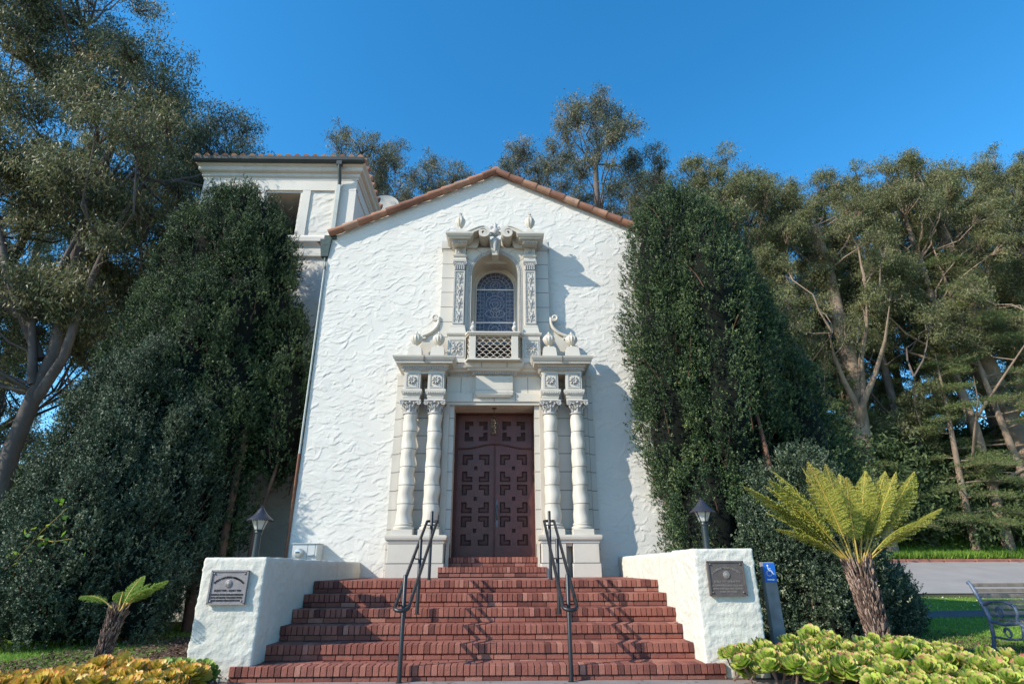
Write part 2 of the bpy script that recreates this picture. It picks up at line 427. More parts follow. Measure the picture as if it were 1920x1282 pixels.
def stucco_wall(name, x0, x1, z0, top, y, res, amp, parent, material, holes=(), seed=1, dens=60, flip=False, **kw):
    rng = np.random.default_rng(seed)
    zmax = max(top(x0), top(x1), top((x0 + x1) / 2), top(CX) if x0 < CX < x1 else 0)
    H = trowel(x0, x1, z0, zmax, res, dens, amp, rng, **kw)
    nz, nx = H.shape
    xs = x0 + np.arange(nx) * (x1 - x0) / (nx - 1)
    tops = np.array([top(x) for x in xs])
    t = np.linspace(0, 1, nz)[:, None]
    X = np.broadcast_to(xs, (nz, nx)); Z = z0 + (tops - z0)[None, :] * t
    jz = np.clip(((Z - z0) / res).astype(int), 0, nz - 1)
    Hs = H[jz, np.broadcast_to(np.arange(nx), (nz, nx))]
    V = np.stack([X, y - Hs, Z], -1).reshape(-1, 3)
    idx = np.arange(nz * nx).reshape(nz, nx)
    F = np.stack([idx[:-1, :-1], idx[:-1, 1:], idx[1:, 1:], idx[1:, :-1]], -1).reshape(-1, 4)
    c = V[F].mean(1); keep = np.ones(len(F), bool)
    for hx0, hx1, hz0, hz1 in holes:
        keep &= ~((c[:, 0] > hx0) & (c[:, 0] < hx1) & (c[:, 2] > hz0) & (c[:, 2] < hz1))
    F = F[keep]
    me = npmesh(name, V, F, np.full(len(F), 0.5), material, smooth=True)
    return link(name, me, parent)

def stucco_box(name, x0, x1, y0, y1, z0, z1, parent, material, amp=0.012, res=0.03, seed=3, taper=0.0):
    """rough rendered block: subdivided box with a trowelled skin and soft edges"""
    V = []; F = []; key = {}
    def vid(p):
        k = (round(p[0], 4), round(p[1], 4), round(p[2], 4))
        if k not in key: key[k] = len(V); V.append(k)
        return key[k]
    def face(o, du, dv, nu, nv):
        for i in range(nu):
            for j in range(nv):
                q = [o + du * (a / nu) + dv * (b / nv) for a, b in ((i, j), (i + 1, j), (i + 1, j + 1), (i, j + 1))]
                F.append(tuple(vid(p) for p in q))
    X = Vector((x1 - x0, 0, 0)); Y = Vector((0, y1 - y0, 0)); Z = Vector((0, 0, z1 - z0))
    n = [max(int(round(v / res)), 2) for v in (x1 - x0, y1 - y0, z1 - z0)]
    a = Vector((x0, y0, z0)); b = Vector((x1, y1, z1))
    face(a, X, Z, n[0], n[2]); face(a, Z, Y, n[2], n[1]); face(a, Y, X, n[1], n[0])
    face(b, -Z, -X, n[2], n[0]); face(b, -Y, -Z, n[1], n[2]); face(b, -X, -Y, n[0], n[1])
    out = []
    for p in V:
        v = Vector(p)
        # rounded edges
        q = Vector((min(max(v.x, x0 + .02), x1 - .02), min(max(v.y, y0 + .02), y1 - .02), min(max(v.z, z0 + .02), z1 - .02)))
        dlt = v - q
        if dlt.length > 0.02: v = q + dlt.normalized() * 0.02
        s = Vector((seed * 7.1, seed * 3.3, 0))
        nv = noise.noise_vector(v * 5.0 + s) * 0.9 + noise.noise_vector(v * 13.0 + s) * 0.55
        rdg = 1 - abs(noise.noise(Vector((v.x * 6, v.y * 6, v.z * 9)) + s)) * 3.2
        w = max(rdg, 0) ** 2
        c = Vector(((x0 + x1) / 2, (y0 + y1) / 2, (z0 + z1) / 2))
        od = Vector(((1 if v.x > x1 - .03 else -1 if v.x < x0 + .03 else 0), (1 if v.y > y1 - .03 else -1 if v.y < y0 + .03 else 0), 0))
        v = v + nv * amp * 0.55 + od * amp * w
        out.append(v)
    me = bpy.data.meshes.new(name); me.from_pydata(out, [], F); me.materials.append(MT[material]); me.shade_smooth()
    return link(name, me, parent)

# ------------------------------------------------------------------ the ground
def gz(x, y):
    h = 0.05 - 0.045 * min(1.0, max(0.0, (-4.0 - y) / 0.9))
    if y > 11.3: h += 0.15 * (min(y, 20) - 11.3)
    if y > 20: h += 0.12 + 0.30 * (min(y, 60) - 20) * min(1, (y - 20) / 4)
    if x > 8 and y <= 20: pass
    return h
def sheet(name, x0, x1, y0, y1, nx, ny, dz, material, kind='structure', jitter=0.0, edge=None):
    V = []; F = []
    for j in range(ny + 1):
        for i in range(nx + 1):
            x = x0 + (x1 - x0) * i / nx; y = y0 + (y1 - y0) * j / ny
            if edge: x, y = edge(x, y, i / nx, j / ny)
            V.append((x, y, gz(x, y) + dz + jitter * noise.noise(Vector((x * 1.3, y * 1.3, 3)))))
    for j in range(ny):
        for i in range(nx):
            a = j * (nx + 1) + i; F.append((a, a + 1, a + nx + 2, a + nx + 1))
    me = bpy.data.meshes.new(name); me.from_pydata(V, [], F); me.materials.append(MT[material]); me.shade_smooth()
    o = link(name, me); o['kind'] = kind
    return o
sheet('ground', -400, 400, -60, 700, 160, 304, -0.065, 'hill')
sheet('lawn', -14, -4.6, -7, 6, 40, 50, 0.0, 'lawn', edge=lambda x, y, u, v: (x, y))
sheet('side_lawn', 5.0, 60, -6.5, 11.6, 60, 40, 0.0, 'lawn')
sheet('planting_bed', -6.0, -2.9, -5.6, 2.2, 20, 20, 0.006, 'mulch', edge=lambda x, y, u, v: (x + (1 - u) * 1.2 * math.sin(v * 5), y))
sheet('mulch_bed', 2.3, 8.0, -5.9, 2.0, 20, 20, 0.006, 'mulch', edge=lambda x, y, u, v: (x + u * (0.5 * math.sin(v * 7) + 2.0 * v - 1.4), y))
sheet('walkway', -30, 30, -22, -4.905, 40, 60, 0.010, 'concrete', edge=lambda x, y, u, v: (x, y - v * max(0, abs(x - CX) - 3.0) * 0.5))
sheet('side_path', 5.5, 40, 2.3, 4.2, 30, 4, 0.012, 'path', edge=lambda x, y, u, v: (x, y + 3.2 * u - 0.5))
sheet('road', 8.5, 150, 12.0, 20.0, 60, 20, 0.010, 'asphalt')

# ------------------------------------------------------------------ the chapel
chapel = empty('chapel', (0, 1.0, 0.99), 'white rough stucco chapel with carved stone portal, red tile gable and side tower', 'chapel')
XL, XR = -4.2, 3.92
APX, APZ, EZL = CX - 0.02, 10.62, 8.72
SLOPE = (APZ - EZL) / (APX - XL)
def gable(x): return APZ - SLOPE * abs(x - APX)
stucco_wall('front_wall', XL, XR, 0.9, gable, 0.0, 0.015, 0.0115, chapel, 'stucco',
            holes=[(-1.1, 0.82, 0.9, 4.4), (-0.69, 0.41, 5.35, 8.0)], seed=5, dens=95, L=(0.06, 0.22), W=(0.022, 0.065))
b = MB()
b.add([(XL, 0.0, 0), (XL, 22, 0), (XL, 22, EZL), (XL, 0.0, EZL)], [(0, 3, 2, 1)])
b.add([(XR, 0.0, 0), (XR, 22, 0), (XR, 22, gable(XR)), (XR, 0.0, gable(XR))], [(0, 1, 2, 3)])
b.add([(XL, 22, 0), (XR, 22, 0), (XR, 22, gable(XR)), (APX, 22, APZ), (XL, 22, EZL)], [(0, 4, 3, 2, 1)])
b.box(XL + .3, XR - .3, 3.5, 3.6, 0.9, 8.5)
b.build('side_wall', 'stucco', chapel)
b = MB()                                             # roof planes with corrugated clay tiles
def roof_plane(b, xa, za, xb, zb, y0, y1):
    n = 46
    for k in range(n):
        ya = y0 + (y1 - y0) * k / n; yb = y0 + (y1 - y0) * (k + 1) / n; m = 4
        for q in range(m):
            s0 = ya + (yb - ya) * q / m; s1 = ya + (yb - ya) * (q + 1) / m
            h0 = 0.07 * math.sin(math.pi * q / m); h1 = 0.07 * math.sin(math.pi * (q + 1) / m)
            b.add([(xa, s0, za + h0), (xb, s0, zb + h0), (xb, s1, zb + h1), (xa, s1, za + h1)], [(0, 1, 2, 3)], random.random())
roof_plane(b, XL - 0.35, EZL - 0.35 * SLOPE + 0.05, APX, APZ + 0.05, 0.05, 21.9)
roof_plane(b, XR + 0.35, gable(XR) - 0.35 * SLOPE + 0.05, APX, APZ + 0.05, 0.05, 21.9)
roof = b.build('roof', 'rooftile', chapel, smooth=40)
def rake(side):
    xe = XL - 0.02 if side < 0 else XR + 0.1
    n = 12; L = abs(xe - APX) / n
    for row, (yy, rr, dz) in enumerate(((-0.12, 0.095, 0.03), (0.06, 0.080, 0.10))):
        b = MB()
        for k in range(n):
            xa = xe + (APX - xe) * k / n; xb = xe + (APX - xe) * (k + 1.22) / n
            za, zb = gable(xa) + dz, gable(xb if abs(xb - APX) > 0 else APX) + dz
            if (xb - APX) * side < 0: zb = APZ + dz + 0.02; xb = APX
            r0 = rr * random.uniform(0.97, 1.05)
            b.tube([(xa, yy, za + 0.012), (xb, yy, zb)], [r0, r0 * 0.8], n=14, r=random.random())
        b.build('rake_tiles', 'rooftile', roof, smooth=50)
rake(-1); rake(1)
b = MB(); b.tube([(APX, -0.09, APZ + 0.09), (APX, 1.0, APZ + 0.13)], [0.12, 0.10], n=14, r=0.7)
b.box(APX - 0.10, APX + 0.1, -0.1, 0.1, APZ + 0.0, APZ + 0.08, 0.6)
b.build('ridge_tile', 'rooftile', roof, smooth=50)

# --- tower
TY = 2.5; TXL, TXR = -9.12, -4.5; TEND = 6.6
tower = empty('tower', (-6.8, 4.5, 0), None, None); tower.parent = chapel; tower.location = Vector((-6.8, 4.5, 0)) - absloc(chapel)
OPX0, OPX1, OPZ1, OPZ0 = -7.15, -6.15, 11.85, 9.6
stucco_wall('tower_wall', TXL, TXR, 0.0, lambda x: 12.45, TY, 0.028, 0.020, tower, 'stucco_t', holes=[(OPX0, OPX1, OPZ0, OPZ1)], seed=9, dens=50,
            L=(0.10, 0.28), W=(0.05, 0.13))
b = MB()
b.add([(TXR, TY, 0), (TXR, TEND, 0), (TXR, TEND, 12.45), (TXR, TY, 12.45)], [(0, 1, 2, 3)])
b.add([(TXL, TY, 0), (TXL, TEND, 0), (TXL, TEND, 12.45), (TXL, TY, 12.45)], [(0, 3, 2, 1)])
b.add([(TXL, TEND, 0), (TXR, TEND, 0), (TXR, TEND, 12.45), (TXL, TEND, 12.45)], [(0, 3, 2, 1)])
b.build('tower_wall', 'stucco_t', tower)
b = MB()                                             # reveals of the bell opening
rv = 0.34
b.box(OPX0 - .02, OPX0, TY - .005, TY + rv, OPZ0, OPZ1); b.box(OPX1, OPX1 + .02, TY - .005, TY + rv, OPZ0, OPZ1)
b.box(OPX0 - .02, OPX1 + .02, TY - .005, TY + rv, OPZ1, OPZ1 + .02); b.box(OPX0 - .02, OPX1 + .02, TY - .005, TY + rv, OPZ0 - .02, OPZ0)
b.build('bell_opening', 'terra_w', tower)
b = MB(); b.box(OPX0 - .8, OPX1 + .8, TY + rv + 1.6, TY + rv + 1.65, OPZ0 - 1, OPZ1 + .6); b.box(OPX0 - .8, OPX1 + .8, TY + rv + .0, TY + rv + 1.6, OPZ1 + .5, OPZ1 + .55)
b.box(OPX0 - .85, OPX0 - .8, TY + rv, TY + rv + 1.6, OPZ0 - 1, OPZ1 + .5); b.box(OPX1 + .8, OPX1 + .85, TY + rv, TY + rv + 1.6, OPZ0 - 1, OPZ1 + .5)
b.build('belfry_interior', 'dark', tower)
b = MB()                                             # smooth pilaster strips and frieze standing proud of the rough panels
for xa, xb in ((TXL - .03, TXL + .72), (OPX0 - 0.32, OPX0 - 0.08), (OPX1 + 0.06, OPX1 + 0.30), (TXR - .62, TXR + .03)):
    b.box(xa, xb, TY - .055, TY + .1, 10.3, 12.0)
b.box(TXL - .03, TXR + .03, TY - .06, TY + .1, 11.92, 12.4)
b.box(TXL - .03, TXR + .03, TY + .1, TEND + .05, 11.92, 12.5)
b.build('pilaster_strip', 'stucco_t', tower)
b = MB(); pr = [(0.03, 12.28), (0.07, 12.29), (0.07, 12.36), (0.11, 12.40), (0.11, 12.50), (0.19, 12.54), (0.21, 12.57), (0.21, 12.67), (0.28, 12.73), (0.28, 12.78)]
b.molding(TXL, TXR, TEND, TY, pr); b.build('tower_cornice', 'terra', tower)
b = MB(); b.molding(TXL, TXR, TEND, TY, [(0.0, 9.55), (0.09, 9.60), (0.09, 9.70), (0.03, 9.74), (0.03, 9.95), (0.10, 9.99), (0.16, 10.06), (0.16, 10.20), (0.08, 10.30), (0.0, 10.32)])
b.build('string_course', 'stucco_t', tower)
b = MB()
gx0, gx1, gy = TXL - .31, TXR + .22, TY - .31
ZD = -0.24
pf = [(0.0, 12.740), (-0.06, 12.750), (-0.11, 12.800), (-0.13, 12.890), (-0.11, 12.895), (-0.09, 12.810), (-0.02, 12.780)]
base = len(b.v)
for p, z in pf: b.v += [(gx0, gy + p, z), (gx1, gy + p, z)]
for i in range(len(pf) - 1): b.f.append((2 * i, 2 * i + 1, 2 * i + 3, 2 * i + 2)); b.r.append(.5)
b.box(gx0 - .01, gx0, gy - .13, gy, 12.740, 12.890); b.box(gx1, gx1 + .01, gy - .13, gy, 12.740, 12.890)
b.build('gutter', 'gutter', tower)
b = MB()
dx = -4.98
b.tube([(dx, gy - .06, 12.760), (dx, gy - .06, 12.610), (dx + .01, gy + .02, 12.42), (dx, TY - .16, 12.2), (dx, TY - .13, 12.05)], 0.055, n=10)
b.box(dx - .08, dx + .08, gy - .12, gy + .02, 12.620, 12.760)
dsp = b.build('downspout', 'gutter', tower, smooth=40)
b = MB(); b.tube([(dx, TY - .13, 12.05), (dx, TY - .13, 10.0)], 0.075, n=4); b.build('downspout_pipe', 'greenpipe', dsp)
b = MB()                                             # hipped tile roof: rows of barrel tiles running up from the eaves
apx, apy, apz = (TXL + TXR) / 2, (TY + TEND) / 2, 13.810
nt_ = 19
for k in range(nt_):
    x = gx0 + .12 + (gx1 - gx0 - .2) * k / (nt_ - 1)
    t = min((x - gx0) / (apx - gx0), (gx1 - x) / (gx1 - apx)); t = max(min(t, 1), .05)
    b.tube([(x, gy - .10, 12.890), (x + (apx - x) * .0, gy + (apy - gy) * t, 12.890 + (apz - 12.890) * t)], [0.098, 0.085], n=12, r=random.random())
for k in range(13):
    y = gy + .1 + (TEND + .3 - gy) * k / 12
    t = max(min((y - gy) / (apy - gy), (TEND + .4 - y) / (TEND + .4 - apy), 1), .05)
    for sx, ex in ((gx1 + .08, apx), (gx0 - .05, apx)):
        b.tube([(sx, y, 12.880), (sx + (ex - sx) * t, y, 12.880 + (apz - 12.880) * t)], [0.098, 0.085], n=12, r=random.random())
b.add([(gx0, gy, 12.840), (gx1, gy, 12.840), (gx1, TEND + .4, 12.840), (gx0, TEND + .4, 12.840), (apx, apy, apz)], [(0, 1, 4), (1, 2, 4), (2, 3, 4), (3, 0, 4)], .3)
b.build('tower_roof', 'rooftile', tower, smooth=50)
b = MB()                                             # soffit board
b.box(gx0 + .02, gx1 - .02, gy + .01, TEND + .4, 12.780, 12.830); b.build('eave_board', 'terra', tower)
# small round headed gable of a further roof beside the tower
b = MB(); pts = [(-0.55, 0), (0.55, 0), (0.55, .9)] + [(0.55 * math.cos(a), .9 + .42 * math.sin(a)) for a in np.linspace(0, math.pi, 12)[1:-1]] + [(-0.55, .9)]
b.prism([(x - 4.45, z + 13.05) for x, z in pts], 6.0, 6.5)
b.prism([((x) * .8 - 4.45, z * .9 + 13.05) for x, z in pts], 5.95, 6.0)
b.prism([(-5.0, 10), (-3.9, 10), (-3.9, 13.05), (-5.0, 13.05)], 6.0, 6.5)
b.build('chimney', 'terra', chapel, smooth=40)

# eave end: leader head and thin pipe down the corner of the front wall
b = MB()
b.frustum(-4.40, -4.17, -0.06, 0.16, 8.45, 8.62, -0.02); b.frustum(-4.37, -4.20, -0.04, 0.12, 8.16, 8.44, -0.03)
b.tube([(-4.28, 0.03, 8.2), (-4.25, -0.01, 8.0), (-4.235, -0.03, 7.8)], 0.035)
b.box(-4.34, -4.05, -0.05, 0.10, 8.64, 8.74)
b.build('rainwater_head', 'verdigris', chapel, smooth=40)
b = MB(); b.tube([(-4.235, -0.035, 8.0), (-4.235, -0.035, 3.4)], 0.022); b.build('corner_pipe', 'greenpipe', chapel, smooth=60)
b = MB(); b.tube([(-4.235, -0.035, 3.4), (-4.235, -0.035, 0.95)], 0.028); b.build('corner_pipe', 'copper', chapel, smooth=60)

# ------------------------------------------------------------------ the portal
b = MB()                                             # slab behind everything
b.box(-2.28, -1.14, -.075, .05, 0.97, 5.12); b.box(0.86, 2.00, -.075, .05, 0.97, 5.12)
b.box(-2.20, -2.13 + .02, -.11, -.075, 1.7, 5.05); b.box(1.88, 1.92, -.11, -.075, 1.7, 5.05)
b.build('portal_slab', 'terra_j', chapel)
b = MB()
b.box(-2.12, -1.00, -.20, .0, 0.97, 4.66); b.box(0.72, 1.86, -.20, .0, 0.97, 4.66)
b.build('portal_back', 'terra_j', chapel)
b = MB()                                             # moulded door frame: jambs and lintel, set back in steps
for i, (w, ya, yb) in enumerate(((0.0, -.26, .02), (.05, -.16, .22), (.085, .02, .46))):
    xa, xb = -1.12 + w, 0.84 - w
    b.box(xa - .10 + w * .3, xa + .02, ya, yb, 1.0, 4.40 - w * .3); b.box(xb - .02, xb + .10 - w * .3, ya, yb, 1.0, 4.40 - w * .3)
b.box(-1.22, 0.94, -.262, .02, 4.40, 4.465); b.box(-1.16, 0.88, .0, .47, 4.405, 4.50)
b.build('door_frame', 'terra_w', chapel)

# --- panelled double door
def lblock(b, cx, cz, s, sx, sz, y0, y1, top=None):
    """raised L-shaped rim of a recessed key-pattern panel, opening towards (sx,sz)"""
    w = 0.055
    pass
door = empty('door', (CX, .45, 1.35), None, None); door.parent = chapel; door.location = Vector((CX, .45, 1.35)) - absloc(chapel)
DX0, DX1, DZ0, DZ1, DY = -1.00, 0.74, 1.35, 4.44, .47
mid = (DX0 + DX1) / 2
b = MB(); b.box(DX0 - .05, DX1 + .05, DY + .055, DY + .09, DZ0, DZ1); b.build('door_back', 'doorin', door)
def arc_z(x):                                        # curved meeting line between leaves and transom
    t = abs(x - mid) / (DX1 - mid); return 3.60 + 0.10 * 0.5 * (1 + math.cos(math.pi * min(t * 1.25, 1)))
def leaf_with_holes(name, xa, xb, zlo, zhi, holes, material, hmin=0.0):
    """wooden panel of thin boxes leaving holes; zlo/zhi may be functions"""
    flo = zlo if callable(zlo) else (lambda x: zlo)
    fhi = zhi if callable(zhi) else (lambda x: zhi)
    xs = sorted(set([xa, xb] + [h[0] for h in holes] + [h[1] for h in holes] + list(np.linspace(xa, xb, 9))))
    b = MB()
    for i in range(len(xs) - 1):
        u, v = xs[i], xs[i + 1]
        if v - u < 1e-5: continue
        c = (u + v) / 2
        blocks = sorted([(h[2], h[3]) for h in holes if h[0] < c < h[1]])
        cur = None
        segs = []
        z = (flo(u), flo(v))
        for h in blocks:
            segs.append((z, (h[0], h[0]))); z = (h[1], h[1])
        segs.append((z, (fhi(u), fhi(v))))
        for (za, zb), (zc, zd) in segs:
            if zc - za < 1e-4: continue
            b.add([(u, DY, za), (v, DY, zb), (v, DY, zd), (u, DY, zc), (u, DY + .056, za), (v, DY + .056, zb), (v, DY + .056, zd), (u, DY + .056, zc)],
                  [(0, 1, 2, 3), (0, 4, 5, 1), (1, 5, 6, 2), (2, 6, 7, 3), (3, 7, 4, 0)])
    return b.build(name, material, door)
def lholes(cx, cz, s, sx, sz):
    """L shaped recess: corner away from centre, as two rectangles. (sx,sz) = direction of the outer corner"""
    a = s
    X = sorted((cx, cx + sx * a)); Z = sorted((cz, cz + sz * a))
    xo = sorted((cx + sx * a, cx + sx * a * .5)); zo = sorted((cz + sz * a, cz + sz * a * .5))
    # vertical arm (outer half in x, full z), horizontal arm (inner half in x, outer half z)
    xi = sorted((cx, cx + sx * a * .5))
    return [(xo[0], xo[1], Z[0], Z[1]), (xi[0], xi[1], zo[0], zo[1])]
leaves_ = []
for (xa, xb) in ((DX0 + .05, mid - .004), (mid + .004, DX1 - .05)):
    c = (xa + xb) / 2; H = []
    for cz in (3.18, 2.535, 1.885):
        for sx in (-1, 1):
            for sz in (-1, 1):
                H += lholes(c + sx * .070, cz + sz * .070, .225, sx, sz)
        H.append((c - .035, c + .035, cz - .04, cz + .04))
    lf = leaf_with_holes('door_leaf', xa, xb, DZ0 + .02, lambda x: arc_z(x) - .012, H, 'door')
    leaves_.append(lf)
    k = 0                                            # inner raised fillets of the recesses
    while k < len(H):
        if H[k][1] - H[k][0] < .09 and H[k][3] - H[k][2] < .09: k += 1; continue
        b = MB(); u, v, z0, z1 = H[k]; b.box(u + .028, v - .028, DY + .034, DY + .0555, z0 + .028, z1 - .028)
        u2, v2, z2, z3 = H[k + 1]; left = u2 < u
        b.box(u2 + (.028 if left else -.028), v2 + (.028 if left else -.028), DY + .034, DY + .0555, z2 + .028, z3 - .028)
        b.build('door_panel', 'doorp', lf); k += 2
H = []
for cx in (DX0 + .05 + .40, DX1 - .05 - .40):
    for sx in (-1, 1):
        for sz in (-1, 1):
            H += lholes(cx + sx * .065, 3.995 + sz * .03, .19, sx, sz)
tr = leaf_with_holes('transom_panel', DX0 + .05, DX1 - .05, arc_z, DZ1 - .08, H, 'door')
b = MB()
pts = [(x, DY - .012, arc_z(x)) for x in np.linspace(DX0 + .05, DX1 - .05, 30)]
b.tube(pts, .016, n=6); b.build('transom_rail', 'doorp', door)
b = MB(); b.box(DX0 - .04, DX0 + .05, DY - .05, DY + .05, DZ0, DZ1); b.box(DX1 - .05, DX1 + .04, DY - .05, DY + .05, DZ0, DZ1); b.box(DX0 + .05, DX1 - .05, DY - .048, DY + .05, DZ1 - .08, DZ1)
b.box(mid - .018, mid + .018, DY - .016, DY + .01, DZ0 + .02, 3.68)
b.build('door_casing', 'doorp', door)
b = MB(); hx = mid + .055
b.prism([(hx - .022, 1.95), (hx + .022, 1.95), (hx + .028, 2.1), (hx + .02, 2.3), (hx + .03, 2.45), (hx, 2.53), (hx - .03, 2.45), (hx - .02, 2.3), (hx - .028, 2.1)], DY - .012, DY - .001)
b.tube([(hx, DY - .01, 2.40), (hx, DY - .06, 2.36), (hx, DY - .07, 2.25), (hx, DY - .06, 2.14), (hx, DY - .01, 2.10)], .013, n=8)
b.tube([(hx - .0, DY - .012, 2.43), (hx, DY - .035, 2.43)], .018, n=10)
b.build('door_handle', 'iron', leaves_[1], smooth=50)

# --- pedestals
def pedestal(x0, x1, slot=None):
    p = MB()
    segs = [(x0, x1)] if slot is None else [(x0, slot[0]), (slot[1], x1)]
    for a, c in segs:
        p.bbox(a, c, -.66, -.02, .985, 1.24, .008); p.bbox(a + .02, c - .02, -.64, -.02, 1.24, 1.60, .008)
    if slot:
        p.box(slot[0] - .01, slot[1] + .01, -.38, -.02, .985, 1.60)
        p.box(slot[0] - .01, slot[1] + .01, -.60, -.38, 1.54, 1.60)
    o = p.build('pedestal', 'terra', chapel)
    q = MB(); q.molding(x0 + .03, x1 - .03, -.02, -.63, [(0.0, 1.585), (.025, 1.60), (.025, 1.635), (.06, 1.66), (.07, 1.70), (.07, 1.735), (.03, 1.745)])
    q.build('pedestal_cap', 'terra', o)
    g = MB()
    for a, c in segs: g.box(a - .002, c + .002, -.662, -.02, 1.234, 1.245)
    g.build('joint', 'groove', o)
    return o
pedestal(-2.15, -1.06); pedestal(0.77, 1.90, slot=(1.275, 1.365))
b = MB(); b.box(-1.06, -1.0, -.36, -.02, .985, 1.60); b.box(.72, .77, -.36, -.02, .985, 1.60); b.build('jamb_foot', 'terra', chapel)

# --- twisted columns
def spiral_tube(b, cx, cz, r0, turns, y, rad, d=1, a0=0.0, n=18):
    pts = []
    for i in range(n + 1):
        t = i / n; a = a0 + d * turns * 2 * math.pi * t; r = r0 * (1 - t * .85)
        pts.append((cx + r * math.cos(a), y, cz + r * math.sin(a)))
    b.tube(pts, [rad * (1 - .4 * i / n) for i in range(n + 1)], n=6)
def column(cx, ph):
    cy = -.43
    e = empty('column', (cx, cy, 1.74), None, None); e.parent = chapel; e.location = Vector((cx, cy, 1.74)) - absloc(chapel)
    b = MB(); b.bbox(cx - .205, cx + .205, cy - .205, cy + .19, 1.742, 1.85, .006)
    b.lathe([(.19, 0), (.205, .02), (.205, .045), (.175, .06), (.165, .075), (.178, .085), (.178, .105), (.16, .12)], (cx, cy, 1.85), 28)
    b.build('column_base', 'terra', e, smooth=40)
    b = MB(); z0, z1 = 1.97, 4.13; per = .375; prof = []
    for i in range(133):
        z = (z1 - z0) * i / 132; w = 2 * math.pi * z / per
        r = .160 - .020 * z / (z1 - z0) + .0085 * math.cos(w + ph)
        prof.append((r, z))
    off = lambda z: (.008 * math.cos(2 * math.pi * z / per + ph + .8), .008 * math.sin(2 * math.pi * z / per + ph + .8))
    b.lathe(prof, (cx, cy, z0), 30, off=off); b.build('shaft', 'terra', e, smooth=60)
    g = MB()
    for k in range(1, 6):
        z = k * (z1 - z0) / 6; ox, oy = off(z); w = 2 * math.pi * z / per
        r = .160 - .020 * z / (z1 - z0) + .0085 * math.cos(w + ph) + .0015
        g.lathe([(r, -.006), (r, .006)], (cx + ox, cy + oy, z0 + z), 30)
    g.build('joint', 'groove', e)
    b = MB(); b.lathe([(.15, 0), (.165, .01), (.165, .03), (.14, .04), (.135, .06), (.14, .12), (.16, .20), (.19, .25)], (cx, cy, 4.13), 24)
    for ring, (n, zb, h, rr, s) in enumerate(((8, .05, .11, .145, .055), (8, .11, .12, .155, .06))):
        for k in range(n):                            # acanthus leaves curling outwards
            a = 2 * math.pi * (k + .5 * ring) / n; ca, sa = math.cos(a), math.sin(a)
            P = [(rr, zb), (rr + .012, zb + h * .5), (rr + .035, zb + h * .9), (rr + .055, zb + h), (rr + .06, zb + h * .82)]
            V = []; F = []
            for i, (r, z) in enumerate(P):
                wd = s * (1 - .5 * abs(i / 4 - .4)) * .5
                V += [(cx + r * ca - wd * sa, cy + r * sa + wd * ca, 4.13 + z), (cx + (r + .014) * ca, cy + (r + .014) * sa, 4.13 + z), (cx + r * ca + wd * sa, cy + r * sa - wd * ca, 4.13 + z)]
            for i in range(4): F += [(3 * i, 3 * i + 3, 3 * i + 4, 3 * i + 1), (3 * i + 1, 3 * i + 4, 3 * i + 5, 3 * i + 2)]
            b.add(V, F)
    for sx in (-1, 1):
        spiral_tube(b, cx + sx * .175, 4.13 + .215, .045, 1.6, cy - .19, .014, d=-sx, a0=math.pi / 2)
        b.tube([(cx + sx * .03, cy - .165, 4.13 + .12), (cx + sx * .08, cy - .18, 4.13 + .2), (cx + sx * .17, cy - .19, 4.13 + .262)], .013, n=6)
    b.lathe([(0.0, -.03), (.028, -.01), (.028, .01), (0, .03)], (cx, cy - .195, 4.13 + .235), 8)
    b.bbox(cx - .22, cx + .22, cy - .205, cy + .19, 4.385, 4.42, .004)
    b.build('capital', 'terra_o', e, smooth=40)
    return e
for i, cx in enumerate((-1.885, -1.375, 1.04, 1.60)): column(cx, i * 1.7)

# --- entablature blocks above the columns
def rosette(b, cx, cz, y, s):
    for k in range(8):
        a = k * math.pi / 4
        b.tube([(cx + .25 * s * math.cos(a), y, cz + .25 * s * math.sin(a)), (cx + .62 * s * math.cos(a), y - .012, cz + .62 * s * math.sin(a)), (cx + .9 * s * math.cos(a), y, cz + .9 * s * math.sin(a))], [.012, .022, .008], n=6)
    b.lathe([(.0, -.02), (.02, -.012), (.028, 0), (.02, .012), (0, .02)], (cx, y, cz), 10)
    b.tube([(cx + .36 * s * math.cos(a), y - .01, cz + .36 * s * math.sin(a)) for a in np.linspace(0, 2 * math.pi, 17)[:-1]], .008, n=5, closed=True)
for i, cx in enumerate((-1.875, -1.375, 1.045, 1.545)):
    e = empty('entablature_block', (cx, -.4, 4.42), None, None); e.parent = chapel; e.location = Vector((cx, -.4, 4.42)) - absloc(chapel)
    b = MB(); b.molding(cx - .165, cx + .165, -.02, -.58, [(0, 4.42), (0, 4.46), (.01, 4.475), (.01, 4.52), (.03, 4.54), (.05, 4.60), (.05, 4.645), (.02, 4.65)])
    b.bbox(cx - .17, cx + .17, -.60, -.02, 4.65, 5.06, .004)
    b.build('architrave', 'terra', e)
    b = MB()
    for k in range(9):
        x = cx - .165 + .33 * (k + .5) / 9; b.lathe([(.0, 0), (.014, .012), (.014, .03), (0, .045)], (x, -.625, 4.545), 6)
    f = .13
    for (xa, xb, za, zb) in ((-f, f, .40, .425), (-f, f, .10, .125), (-f, -f + .02, .125, .40), (f - .02, f, .125, .40)):
        b.box(cx + xa, cx + xb, -.612, -.60, 4.60 + za - .02, 4.60 + zb - .02)
    rosette(b, cx, 4.845, -.61, .105)
    for sx in (-1, 1):
        for sz in (-1, 1): b.lathe([(0, -.015), (.018, 0), (0, .015)], (cx + sx * .095, -.607, 4.845 + sz * .115), 6)
    b.build('frieze_ornament', 'terra_o', e, smooth=50)
def dentils(b, x0, x1, y, z0, z1, w=.028, g=.022, d=.03):
    n = int((x1 - x0) / (w + g))
    for k in range(n):
        x = x0 + (x1 - x0) * (k + .5) / n; b.box(x - w / 2, x + w / 2, y - d, y + .02, z0, z1)
